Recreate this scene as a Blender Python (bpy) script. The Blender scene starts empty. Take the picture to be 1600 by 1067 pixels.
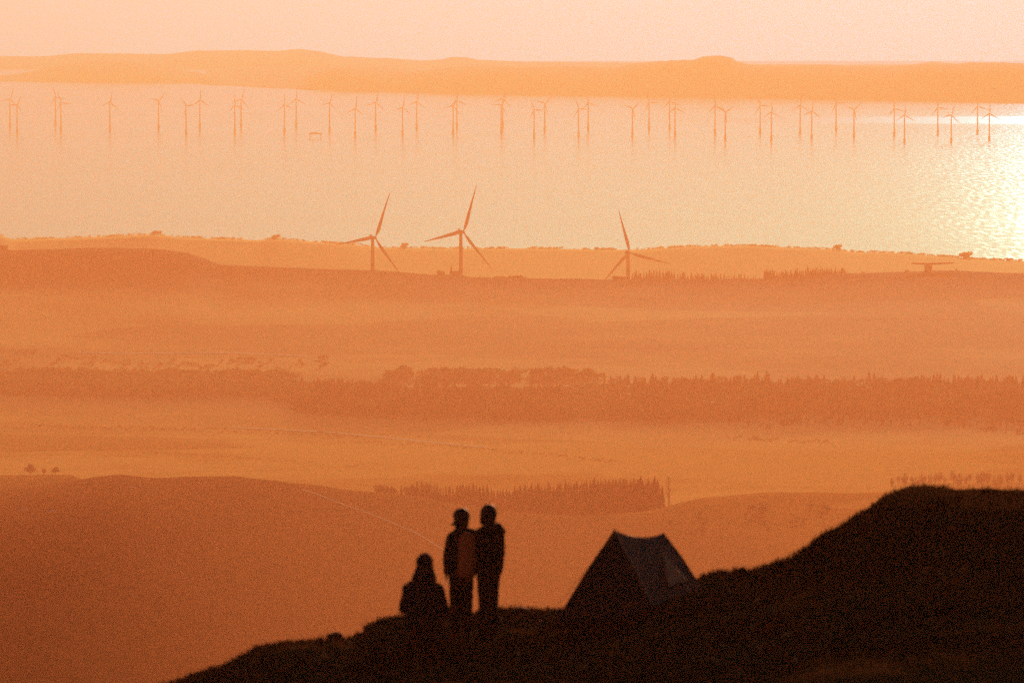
import bpy, bmesh, math, random
from mathutils import Vector, Matrix, Euler, noise

random.seed(7)
R = math.radians
S = bpy.context.scene
COL = S.collection

# ------------------------------------------------------------------ camera
LENS, SENSOR = 200.0, 36.0
F = 1600 * LENS / SENSOR            # focal length in photo pixels
H = 394.0                           # camera height above the sea
YH = 10.0                           # picture row of the true horizon
PITCH = math.atan((533.5 - YH) / F)
cam_d = bpy.data.cameras.new('camera')
cam = bpy.data.objects.new('camera', cam_d)
COL.objects.link(cam)
cam.location = (0, 0, H)
cam.rotation_euler = (math.pi / 2 - PITCH, 0, 0)
cam_d.lens, cam_d.sensor_width = LENS, SENSOR
cam_d.clip_start, cam_d.clip_end = 0.5, 200000
cam_d.dof.use_dof = True
cam_d.dof.focus_distance = 7000
cam_d.dof.aperture_fstop = 3.8
S.camera = cam
CP, SP = math.cos(PITCH), math.sin(PITCH)


def P(x, y, d):
    """world point seen at photo pixel x, y at the depth d (metres along +Y)"""
    u, v = (x - 800) / F, (533.5 - y) / F
    dy, dz = CP + v * SP, -SP + v * CP
    k = d / dy
    return Vector((u * k, d, H + dz * k))


def lerp_line(pts, x):
    if x <= pts[0][0]:
        return pts[0][1]
    for (x0, y0), (x1, y1) in zip(pts, pts[1:]):
        if x <= x1:
            t = (x - x0) / (x1 - x0)
            s = t * t * (3 - 2 * t)
            t = 0.5 * t + 0.5 * s
            return y0 + (y1 - y0) * t
    return pts[-1][1]


# ------------------------------------------------------------------ helpers
def tag(o, label=None, cat=None, group=None, kind=None):
    if label: o['label'] = label
    if cat: o['category'] = cat
    if group: o['group'] = group
    if kind: o['kind'] = kind
    return o


def link_mesh(name, me, mat=None, parent=None, loc=None):
    o = bpy.data.objects.new(name, me)
    COL.objects.link(o)
    if mat:
        if not me.materials:
            me.materials.append(mat)
    if parent: o.parent = parent
    if loc is not None: o.location = loc
    return o


def from_bm(name, bm, mat=None, parent=None, smooth=True, loc=None):
    me = bpy.data.meshes.new(name)
    bmesh.ops.recalc_face_normals(bm, faces=bm.faces)
    bm.to_mesh(me)
    bm.free()
    if smooth:
        for p in me.polygons: p.use_smooth = True
    return link_mesh(name, me, mat, parent, loc)


def empty(name, loc, rz=0):
    o = bpy.data.objects.new(name, None)
    COL.objects.link(o)
    o.location = loc
    o.rotation_euler = (0, 0, rz)
    o.empty_display_size = 0.2
    return o


def copy_tree(o, parent=None):
    c = o.copy()
    COL.objects.link(c)
    c.parent = parent
    for ch in o.children:
        copy_tree(ch, c)
    return c


def capsule(bm, p, q, r1, r2, n=14, sx=1.0):
    """tapered limb with round ends; sx widens it along world x"""
    p, q = Vector(p), Vector(q)
    ax = q - p
    L = ax.length
    if L < 1e-6:
        ax, L = Vector((0, 0, 1)), 0.0
    ax = ax.normalized()
    a = ax.orthogonal().normalized()
    b = ax.cross(a)
    prof = []
    for i in range(5):
        t = math.pi / 2 * (1 - i / 4)
        prof.append((-math.sin(t) * r1, math.cos(t) * r1))
    for i in range(5):
        t = math.pi / 2 * i / 4
        prof.append((L + math.sin(t) * r2, math.cos(t) * r2))
    c = (p + q) / 2
    rings = []
    for h, r in prof:
        if r < 1e-5:
            w = p + ax * h
            w.x = c.x + (w.x - c.x) * sx if sx != 1 else w.x
            rings.append([bm.verts.new(w)])
            continue
        ring = []
        for k in range(n):
            t = 2 * math.pi * k / n
            w = p + ax * h + (a * math.cos(t) + b * math.sin(t)) * r
            if sx != 1: w.x = c.x + (w.x - c.x) * sx
            ring.append(bm.verts.new(w))
        rings.append(ring)
    for A, B in zip(rings, rings[1:]):
        if len(A) == 1:
            for k in range(n): bm.faces.new((A[0], B[(k + 1) % n], B[k]))
        elif len(B) == 1:
            for k in range(n): bm.faces.new((A[k], A[(k + 1) % n], B[0]))
        else:
            for k in range(n): bm.faces.new((A[k], A[(k + 1) % n], B[(k + 1) % n], B[k]))


def ell(bm, c, rx, ry, rz, rot=None):
    m = Matrix.Translation(Vector(c)) @ (rot.to_matrix().to_4x4() if rot else Matrix()) @ Matrix.Diagonal((rx, ry, rz, 1))
    bmesh.ops.create_uvsphere(bm, u_segments=18, v_segments=12, radius=1, matrix=m)


def box(bm, c, sx, sy, sz, rot=None):
    m = Matrix.Translation(Vector(c)) @ (rot.to_matrix().to_4x4() if rot else Matrix()) @ Matrix.Diagonal((sx, sy, sz, 1))
    bmesh.ops.create_cube(bm, size=1, matrix=m)


def tube(bm, pts, r, n=6):
    """thin tube of changing radius along a list of points"""
    rings = []
    for i, p in enumerate(pts):
        p = Vector(p)
        t = Vector(pts[min(i + 1, len(pts) - 1)]) - Vector(pts[max(i - 1, 0)])
        t.normalize()
        a = t.orthogonal().normalized()
        b = t.cross(a)
        rr = r[i] if isinstance(r, (list, tuple)) else r
        rings.append([bm.verts.new(p + (a * math.cos(2 * math.pi * k / n) + b * math.sin(2 * math.pi * k / n)) * rr) for k in range(n)])
    for A, B in zip(rings, rings[1:]):
        for k in range(n): bm.faces.new((A[k], A[(k + 1) % n], B[(k + 1) % n], B[k]))
    bm.faces.new(rings[0][::-1])
    bm.faces.new(rings[-1])


def fused(name, bm, voxel, mat, parent, smooth=3, wrinkle=0.0):
    """melts overlapping closed shapes into ONE continuous surface"""
    me = bpy.data.meshes.new('raw')
    bm.to_mesh(me)
    bm.free()
    o = bpy.data.objects.new('raw', me)
    COL.objects.link(o)
    m = o.modifiers.new('remesh', 'REMESH')
    m.mode = 'VOXEL'
    m.voxel_size = voxel
    dg = bpy.context.evaluated_depsgraph_get()
    dg.update()
    res = bpy.data.meshes.new_from_object(o.evaluated_get(dg))
    bpy.data.objects.remove(o)
    bpy.data.meshes.remove(me)
    b2 = bmesh.new()
    b2.from_mesh(res)
    for _ in range(smooth):
        bmesh.ops.smooth_vert(b2, verts=b2.verts, factor=0.5, use_axis_x=True, use_axis_y=True, use_axis_z=True)
    if wrinkle:
        b2.normal_update()
        for v in b2.verts:
            n1 = noise.noise(Vector((v.co.x * 9, v.co.y * 9, v.co.z * 16)))
            n2 = noise.noise(Vector((v.co.x * 26, v.co.y * 26, v.co.z * 40)) + Vector((5, 1, 3)))
            v.co += v.normal * wrinkle * (n1 + 0.4 * n2)
    b2.to_mesh(res)
    b2.free()
    res.name = name
    for p in res.polygons: p.use_smooth = True
    res.materials.clear()
    return link_mesh(name, res, mat, parent)


# ------------------------------------------------------------------ materials
def new_mat(name):
    m = bpy.data.materials.new(name)
    m.use_nodes = True
    nt = m.node_tree
    return m, nt, nt.nodes['Principled BSDF']


def mat_noise(name, c0, c1, scale=5.0, rough=0.8, detail=4, spec=0.3, stretch=(1, 1, 1), bump=0.0, sheen=0.0):
    m, nt, b = new_mat(name)
    tc = nt.nodes.new('ShaderNodeTexCoord')
    mp = nt.nodes.new('ShaderNodeMapping')
    mp.inputs['Scale'].default_value = stretch
    nz = nt.nodes.new('ShaderNodeTexNoise')
    nz.inputs['Scale'].default_value = scale
    nz.inputs['Detail'].default_value = detail
    rp = nt.nodes.new('ShaderNodeValToRGB')
    rp.color_ramp.elements[0].position = 0.35
    rp.color_ramp.elements[1].position = 0.65
    rp.color_ramp.elements[0].color = (*c0, 1)
    rp.color_ramp.elements[1].color = (*c1, 1)
    nt.links.new(tc.outputs['Object'], mp.inputs['Vector'])
    nt.links.new(mp.outputs['Vector'], nz.inputs['Vector'])
    nt.links.new(nz.outputs['Fac'], rp.inputs['Fac'])
    nt.links.new(rp.outputs['Color'], b.inputs['Base Color'])
    b.inputs['Roughness'].default_value = rough
    b.inputs['Specular IOR Level'].default_value = spec
    if bump:
        bp = nt.nodes.new('ShaderNodeBump')
        bp.inputs['Strength'].default_value = bump
        bp.inputs['Distance'].default_value = 0.02
        nt.links.new(nz.outputs['Fac'], bp.inputs['Height'])
        nt.links.new(bp.outputs['Normal'], b.inputs['Normal'])
    return m


M_cloth_black = mat_noise('black_fabric', (0.010, 0.014, 0.016), (0.016, 0.02, 0.022), 30, 0.85, spec=0.1, bump=0.2)
M_cloth_navy = mat_noise('navy_fabric', (0.009, 0.014, 0.02), (0.014, 0.02, 0.028), 30, 0.8, spec=0.12, bump=0.2)
M_trouser = mat_noise('brown_black_fabric', (0.014, 0.014, 0.012), (0.02, 0.02, 0.017), 30, 0.9, spec=0.08, bump=0.2)
M_skin = mat_noise('skin', (0.14, 0.08, 0.05), (0.18, 0.10, 0.07), 20, 0.6)
M_hair = mat_noise('dark_hair', (0.012, 0.009, 0.007), (0.025, 0.016, 0.01), 60, 0.6, stretch=(1, 1, 0.2), bump=0.3)
M_knit = mat_noise('black_knit', (0.009, 0.009, 0.01), (0.016, 0.014, 0.014), 120, 0.95, spec=0.05, bump=0.3)
M_pack = mat_noise('rust_red_nylon', (0.48, 0.105, 0.035), (0.58, 0.13, 0.045), 14, 0.7, spec=0.2, bump=0.2)
M_strap = mat_noise('dark_webbing', (0.015, 0.01, 0.01), (0.03, 0.015, 0.012), 50, 0.8)
M_boot = mat_noise('boot_leather', (0.008, 0.006, 0.005), (0.014, 0.01, 0.008), 30, 0.9, spec=0.05)
M_rock = mat_noise('dark_rock', (0.006, 0.006, 0.006), (0.011, 0.010, 0.009), 4, 0.9, bump=0.6)
M_pale_rock = mat_noise('pale_rock', (0.45, 0.4, 0.34), (0.65, 0.6, 0.52), 1, 0.9)
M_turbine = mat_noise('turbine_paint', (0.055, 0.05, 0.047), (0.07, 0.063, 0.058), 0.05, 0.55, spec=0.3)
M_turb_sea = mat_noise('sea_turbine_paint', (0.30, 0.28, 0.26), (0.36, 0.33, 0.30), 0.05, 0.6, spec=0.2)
M_steel = mat_noise('steel_grey', (0.05, 0.05, 0.05), (0.09, 0.085, 0.08), 0.5, 0.6)
M_block = mat_noise('dark_masonry', (0.05, 0.04, 0.03), (0.08, 0.065, 0.05), 0.4, 0.9)
def leafy(m, colour, fac):
    nt = m.node_tree
    out = nt.nodes['Material Output']
    tr = nt.nodes.new('ShaderNodeBsdfTranslucent'); tr.inputs['Color'].default_value = (*colour, 1)
    ms = nt.nodes.new('ShaderNodeMixShader'); ms.inputs['Fac'].default_value = fac
    nt.links.new(nt.nodes['Principled BSDF'].outputs[0], ms.inputs[1]); nt.links.new(tr.outputs[0], ms.inputs[2])
    nt.links.new(ms.outputs[0], out.inputs['Surface'])
    return m


M_conifer = mat_noise('conifer_needles', (0.018, 0.02, 0.012), (0.045, 0.04, 0.02), 0.4, 0.85, spec=0.1)
M_broad = mat_noise('broadleaf_foliage', (0.03, 0.026, 0.014), (0.07, 0.055, 0.026), 0.3, 0.85, spec=0.1)
leafy(M_conifer, (0.13, 0.085, 0.03), 0.5)
leafy(M_broad, (0.18, 0.11, 0.035), 0.5)
M_coast_tree = leafy(mat_noise('hazed_leaves', (0.10, 0.07, 0.03), (0.14, 0.10, 0.04), 0.3, 0.85, spec=0.1), (0.85, 0.55, 0.25), 0.88)  # leaves paled so the coast haze sits in their colour
M_bark = mat_noise('bark', (0.03, 0.023, 0.018), (0.06, 0.045, 0.035), 1.2, 0.9)
M_peg = mat_noise('peg_metal', (0.1, 0.1, 0.1), (0.16, 0.16, 0.16), 20, 0.5)
M_cord = mat_noise('guy_cord', (0.12, 0.08, 0.05), (0.18, 0.12, 0.08), 60, 0.8)


def tent_material():
    m, nt, b = new_mat('tent_nylon')
    tc = nt.nodes.new('ShaderNodeTexCoord')
    nz = nt.nodes.new('ShaderNodeTexNoise')
    nz.inputs['Scale'].default_value = 3.0
    rp = nt.nodes.new('ShaderNodeValToRGB')
    rp.color_ramp.elements[0].color = (0.018, 0.025, 0.026, 1)
    rp.color_ramp.elements[1].color = (0.028, 0.036, 0.037, 1)
    nt.links.new(tc.outputs['Object'], nz.inputs['Vector'])
    nt.links.new(nz.outputs['Fac'], rp.inputs['Fac'])
    nt.links.new(rp.outputs['Color'], b.inputs['Base Color'])
    b.inputs['Roughness'].default_value = 0.55
    b.inputs['Specular IOR Level'].default_value = 0.08
    bp = nt.nodes.new('ShaderNodeBump')
    bp.inputs['Strength'].default_value = 0.3
    bp.inputs['Distance'].default_value = 0.02
    nt.links.new(nz.outputs['Fac'], bp.inputs['Height'])
    nt.links.new(bp.outputs['Normal'], b.inputs['Normal'])
    return m


M_tent = tent_material()
M_tent_side = mat_noise('tent_side_grey', (0.085, 0.092, 0.086), (0.14, 0.14, 0.125), 4, 0.7, spec=0.1, bump=0.3)
M_flap = mat_noise('tent_inner_mesh', (0.34, 0.22, 0.14), (0.44, 0.29, 0.19), 6, 0.8)


def hillside_material():
    m, nt, b = new_mat('heather_and_moor_grass')
    L = nt.links.new
    tc = nt.nodes.new('ShaderNodeTexCoord')
    n1 = nt.nodes.new('ShaderNodeTexNoise'); n1.inputs['Scale'].default_value = 0.33; n1.inputs['Detail'].default_value = 5
    n2 = nt.nodes.new('ShaderNodeTexNoise'); n2.inputs['Scale'].default_value = 6.0; n2.inputs['Detail'].default_value = 6
    r1 = nt.nodes.new('ShaderNodeValToRGB')
    e = r1.color_ramp.elements
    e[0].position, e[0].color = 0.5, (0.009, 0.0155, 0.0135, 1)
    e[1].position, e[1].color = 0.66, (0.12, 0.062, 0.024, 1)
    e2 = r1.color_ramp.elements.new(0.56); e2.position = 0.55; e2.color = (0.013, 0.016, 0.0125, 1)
    mx = nt.nodes.new('ShaderNodeMix'); mx.data_type = 'RGBA'; mx.blend_type = 'MULTIPLY'
    mx.inputs['Factor'].default_value = 0.7
    r2 = nt.nodes.new('ShaderNodeValToRGB')
    r2.color_ramp.elements[0].position = 0.3; r2.color_ramp.elements[0].color = (0.45, 0.45, 0.45, 1)
    r2.color_ramp.elements[1].position = 0.7; r2.color_ramp.elements[1].color = (1.3, 1.3, 1.3, 1)
    mpp = nt.nodes.new('ShaderNodeMapping'); mpp.inputs['Scale'].default_value = (1, 0.3, 1); L(tc.outputs['Object'], mpp.inputs['Vector'])
    L(mpp.outputs['Vector'], n1.inputs['Vector']); L(tc.outputs['Object'], n2.inputs['Vector'])
    L(n1.outputs['Fac'], r1.inputs['Fac']); L(n2.outputs['Fac'], r2.inputs['Fac'])
    L(r1.outputs['Color'], mx.inputs['A']); L(r2.outputs['Color'], mx.inputs['B'])
    L(mx.outputs['Result'], b.inputs['Base Color'])
    bp = nt.nodes.new('ShaderNodeBump'); bp.inputs['Strength'].default_value = 0.8; bp.inputs['Distance'].default_value = 0.1
    L(n2.outputs['Fac'], bp.inputs['Height']); L(bp.outputs['Normal'], b.inputs['Normal'])
    b.inputs['Roughness'].default_value = 1.0
    b.inputs['Specular IOR Level'].default_value = 0.0
    return m


M_hill = hillside_material()


def valley_material():
    m, nt, b = new_mat('fields_and_moor')
    L = nt.links.new
    tc = nt.nodes.new('ShaderNodeTexCoord')
    # field parcels: long across the view
    mp = nt.nodes.new('ShaderNodeMapping'); mp.inputs['Scale'].default_value = (1 / 420, 1 / 260, 0)
    mp.inputs['Rotation'].default_value = (0, 0, R(9))
    wob = nt.nodes.new('ShaderNodeTexNoise'); wob.inputs['Scale'].default_value = 0.004; wob.inputs['Detail'].default_value = 2
    add = nt.nodes.new('ShaderNodeMix'); add.data_type = 'RGBA'; add.blend_type = 'ADD'; add.inputs['Factor'].default_value = 0.35
    vo = nt.nodes.new('ShaderNodeTexVoronoi'); vo.inputs['Scale'].default_value = 1.0
    sep = nt.nodes.new('ShaderNodeSeparateColor')
    n1 = nt.nodes.new('ShaderNodeTexNoise'); n1.inputs['Scale'].default_value = 0.0035; n1.inputs['Detail'].default_value = 6
    n2 = nt.nodes.new('ShaderNodeTexNoise'); n2.inputs['Scale'].default_value = 0.03; n2.inputs['Detail'].default_value = 6
    L(tc.outputs['Object'], mp.inputs['Vector']); L(tc.outputs['Object'], wob.inputs['Vector'])
    L(mp.outputs['Vector'], add.inputs['A']); L(wob.outputs['Color'], add.inputs['B'])
    L(add.outputs['Result'], vo.inputs['Vector'])
    L(vo.outputs['Color'], sep.inputs['Color'])
    L(tc.outputs['Object'], n1.inputs['Vector']); L(tc.outputs['Object'], n2.inputs['Vector'])
    ma = nt.nodes.new('ShaderNodeMath'); ma.operation = 'MULTIPLY_ADD'; ma.inputs[1].default_value = 0.35
    L(sep.outputs['Red'], ma.inputs[0]); L(n1.outputs['Fac'], ma.inputs[2])
    mb = nt.nodes.new('ShaderNodeMath'); mb.operation = 'MULTIPLY_ADD'; mb.inputs[1].default_value = 0.35
    L(n2.outputs['Fac'], mb.inputs[0]); L(ma.outputs[0], mb.inputs[2])
    rp = nt.nodes.new('ShaderNodeValToRGB')
    e = rp.color_ramp.elements
    e[0].position, e[0].color = 0.70, (0.12, 0.055, 0.019, 1)
    e[1].position, e[1].color = 0.97, (0.85, 0.44, 0.14, 1)
    k = e.new(0.84); k.color = (0.45, 0.21, 0.06, 1)
    L(mb.outputs[0], rp.inputs['Fac'])
    # the near moor (closer than the field country) is dark heather
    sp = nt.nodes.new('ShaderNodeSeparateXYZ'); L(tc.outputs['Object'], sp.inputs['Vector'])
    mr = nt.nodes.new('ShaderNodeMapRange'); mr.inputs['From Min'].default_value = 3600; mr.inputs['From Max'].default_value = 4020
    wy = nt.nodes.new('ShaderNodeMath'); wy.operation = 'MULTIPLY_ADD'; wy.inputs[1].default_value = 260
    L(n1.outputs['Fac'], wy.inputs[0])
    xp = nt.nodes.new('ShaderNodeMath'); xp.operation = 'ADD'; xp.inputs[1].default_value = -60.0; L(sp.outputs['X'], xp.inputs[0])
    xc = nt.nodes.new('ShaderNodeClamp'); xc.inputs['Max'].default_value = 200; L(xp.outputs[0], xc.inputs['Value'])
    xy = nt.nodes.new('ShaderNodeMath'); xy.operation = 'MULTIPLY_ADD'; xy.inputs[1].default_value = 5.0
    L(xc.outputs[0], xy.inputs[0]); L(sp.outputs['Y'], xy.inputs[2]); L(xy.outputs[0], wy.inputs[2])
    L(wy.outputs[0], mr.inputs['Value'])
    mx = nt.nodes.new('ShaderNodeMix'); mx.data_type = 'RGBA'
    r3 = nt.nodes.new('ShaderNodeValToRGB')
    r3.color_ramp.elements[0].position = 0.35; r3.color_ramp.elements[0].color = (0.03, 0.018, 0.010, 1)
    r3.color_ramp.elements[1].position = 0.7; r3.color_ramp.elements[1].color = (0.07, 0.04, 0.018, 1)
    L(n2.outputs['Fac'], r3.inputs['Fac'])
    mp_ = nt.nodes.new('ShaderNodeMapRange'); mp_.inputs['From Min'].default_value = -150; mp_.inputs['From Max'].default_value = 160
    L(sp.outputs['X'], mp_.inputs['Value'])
    m4 = nt.nodes.new('ShaderNodeMix'); m4.data_type = 'RGBA'; m4.inputs['B'].default_value = (0.46, 0.20, 0.065, 1)  # moor paled to the right, its mist put into the colour
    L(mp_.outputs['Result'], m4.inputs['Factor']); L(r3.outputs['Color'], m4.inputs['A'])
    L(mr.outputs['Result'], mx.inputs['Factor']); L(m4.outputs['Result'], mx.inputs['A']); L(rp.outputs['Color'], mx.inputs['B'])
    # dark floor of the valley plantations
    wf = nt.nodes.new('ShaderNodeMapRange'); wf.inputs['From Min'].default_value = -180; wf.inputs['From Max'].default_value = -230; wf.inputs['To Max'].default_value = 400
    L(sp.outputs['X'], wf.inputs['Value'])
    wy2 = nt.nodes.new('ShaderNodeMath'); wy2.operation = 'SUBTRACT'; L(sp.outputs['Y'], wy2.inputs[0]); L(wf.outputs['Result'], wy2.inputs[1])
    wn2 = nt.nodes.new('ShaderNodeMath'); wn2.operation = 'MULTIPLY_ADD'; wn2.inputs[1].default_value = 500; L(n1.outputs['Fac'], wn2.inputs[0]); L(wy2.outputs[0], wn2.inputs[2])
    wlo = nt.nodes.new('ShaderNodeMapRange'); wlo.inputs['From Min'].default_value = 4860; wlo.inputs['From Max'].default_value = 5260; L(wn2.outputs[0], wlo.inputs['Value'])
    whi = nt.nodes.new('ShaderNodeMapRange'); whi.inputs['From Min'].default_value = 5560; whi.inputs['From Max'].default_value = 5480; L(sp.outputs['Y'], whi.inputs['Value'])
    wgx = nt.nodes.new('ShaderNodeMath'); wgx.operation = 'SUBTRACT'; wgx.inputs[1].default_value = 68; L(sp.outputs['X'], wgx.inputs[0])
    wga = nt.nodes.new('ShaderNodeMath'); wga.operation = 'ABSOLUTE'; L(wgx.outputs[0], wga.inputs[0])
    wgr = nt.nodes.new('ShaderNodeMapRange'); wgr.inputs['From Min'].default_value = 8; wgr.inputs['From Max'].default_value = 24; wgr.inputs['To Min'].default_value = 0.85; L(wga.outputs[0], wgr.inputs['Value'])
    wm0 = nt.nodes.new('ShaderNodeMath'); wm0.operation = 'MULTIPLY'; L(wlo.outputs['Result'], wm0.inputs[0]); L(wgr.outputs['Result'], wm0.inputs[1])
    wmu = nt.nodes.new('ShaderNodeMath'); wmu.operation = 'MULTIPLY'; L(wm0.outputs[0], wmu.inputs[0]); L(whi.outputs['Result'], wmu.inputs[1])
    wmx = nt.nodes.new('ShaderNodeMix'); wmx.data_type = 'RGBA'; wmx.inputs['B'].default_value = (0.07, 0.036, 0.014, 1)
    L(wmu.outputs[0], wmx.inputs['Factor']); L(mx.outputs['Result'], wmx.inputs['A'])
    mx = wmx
    wiv = nt.nodes.new('ShaderNodeMath'); wiv.operation = 'SUBTRACT'; wiv.use_clamp = True
    L(mr.outputs['Result'], wiv.inputs[0]); L(wmu.outputs[0], wiv.inputs[1])
    # dry coast pasture, paled to carry its haze; darker moor along the ridge top
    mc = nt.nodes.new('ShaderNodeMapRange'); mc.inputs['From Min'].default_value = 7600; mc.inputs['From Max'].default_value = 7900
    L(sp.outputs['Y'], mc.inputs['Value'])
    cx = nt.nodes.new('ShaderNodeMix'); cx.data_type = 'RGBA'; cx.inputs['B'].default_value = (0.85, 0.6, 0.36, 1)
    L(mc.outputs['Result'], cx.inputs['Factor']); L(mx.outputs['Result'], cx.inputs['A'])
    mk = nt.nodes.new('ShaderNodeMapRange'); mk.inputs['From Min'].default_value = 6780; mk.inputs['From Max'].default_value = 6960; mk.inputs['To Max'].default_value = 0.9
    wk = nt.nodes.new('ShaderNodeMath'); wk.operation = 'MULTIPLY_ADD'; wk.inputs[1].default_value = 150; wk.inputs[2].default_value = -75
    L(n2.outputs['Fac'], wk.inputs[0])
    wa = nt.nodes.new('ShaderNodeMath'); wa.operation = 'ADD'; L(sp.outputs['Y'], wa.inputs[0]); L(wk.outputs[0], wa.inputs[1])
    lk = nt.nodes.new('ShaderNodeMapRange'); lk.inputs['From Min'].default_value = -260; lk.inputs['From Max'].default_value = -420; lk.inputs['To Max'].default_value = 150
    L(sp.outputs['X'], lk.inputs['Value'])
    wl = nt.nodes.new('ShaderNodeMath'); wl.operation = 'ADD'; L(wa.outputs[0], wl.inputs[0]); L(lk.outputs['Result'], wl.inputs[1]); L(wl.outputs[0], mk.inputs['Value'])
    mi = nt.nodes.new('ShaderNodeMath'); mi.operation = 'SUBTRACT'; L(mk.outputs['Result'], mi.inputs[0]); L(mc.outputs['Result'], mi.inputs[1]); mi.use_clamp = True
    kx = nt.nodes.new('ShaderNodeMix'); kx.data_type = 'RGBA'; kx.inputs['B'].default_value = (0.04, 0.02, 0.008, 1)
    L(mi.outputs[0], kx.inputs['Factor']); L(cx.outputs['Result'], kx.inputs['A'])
    L(kx.outputs['Result'], b.inputs['Base Color'])
    b.inputs['Roughness'].default_value = 0.85
    sv = nt.nodes.new('ShaderNodeMath'); sv.operation = 'MULTIPLY'; sv.inputs[1].default_value = GRASS_SPEC
    sk = nt.nodes.new('ShaderNodeMath'); sk.operation = 'SUBTRACT'; sk.use_clamp = True
    L(wiv.outputs[0], sk.inputs[0]); L(mi.outputs[0], sk.inputs[1])
    sc_ = nt.nodes.new('ShaderNodeMath'); sc_.operation = 'MULTIPLY_ADD'; sc_.inputs[1].default_value = 3.0
    L(mc.outputs['Result'], sc_.inputs[0]); L(sk.outputs[0], sc_.inputs[2]); fs = nt.nodes.new('ShaderNodeMapRange'); fs.inputs['From Min'].default_value = 4500; fs.inputs['From Max'].default_value = 6800; fs.inputs['To Max'].default_value = 0.004
    L(sp.outputs['Y'], fs.inputs['Value'])
    fm = nt.nodes.new('ShaderNodeMath'); fm.operation = 'MULTIPLY'; L(fs.outputs['Result'], fm.inputs[0]); L(sk.outputs[0], fm.inputs[1])
    fa = nt.nodes.new('ShaderNodeMath'); fa.operation = 'MULTIPLY_ADD'; fa.inputs[1].default_value = 0.12; L(mc.outputs['Result'], fa.inputs[0]); L(fm.outputs[0], fa.inputs[2])
    L(fa.outputs[0], sv.inputs[0]); L(sv.outputs[0], b.inputs['Specular IOR Level'])
    sh = nt.nodes.new('ShaderNodeMath'); sh.operation = 'MULTIPLY'; sh.inputs[1].default_value = GRASS_SHEEN
    L(sc_.outputs[0], sh.inputs[0]); L(sh.outputs[0], b.inputs['Sheen Weight'])
    b.inputs['Sheen Roughness'].default_value = 0.5; b.inputs['Sheen Tint'].default_value = (1.0, 0.36, 0.08, 1)
    b.inputs['Specular Tint'].default_value = (1.0, 0.33, 0.07, 1)
    return m


GRASS_SPEC, GRASS_SHEEN = 1.0, 0.3
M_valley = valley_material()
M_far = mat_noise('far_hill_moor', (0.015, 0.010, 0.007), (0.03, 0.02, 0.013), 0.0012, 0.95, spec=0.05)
M_far_mid_hazed = mat_noise('far_hill_mid_hazed', (0.26, 0.18, 0.12), (0.34, 0.24, 0.16), 0.0012, 0.95, spec=0.05)  # haze of the middle distance put into the hill colour
M_far_hazed = mat_noise('far_hill_hazed', (0.66, 0.48, 0.34), (0.76, 0.56, 0.4), 0.0012, 0.95, spec=0.05)  # lightened beyond the hills' own colour to carry the distance haze
M_track = mat_noise('pale_track', (0.06, 0.034, 0.016), (0.12, 0.07, 0.035), 0.05, 0.95)


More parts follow.
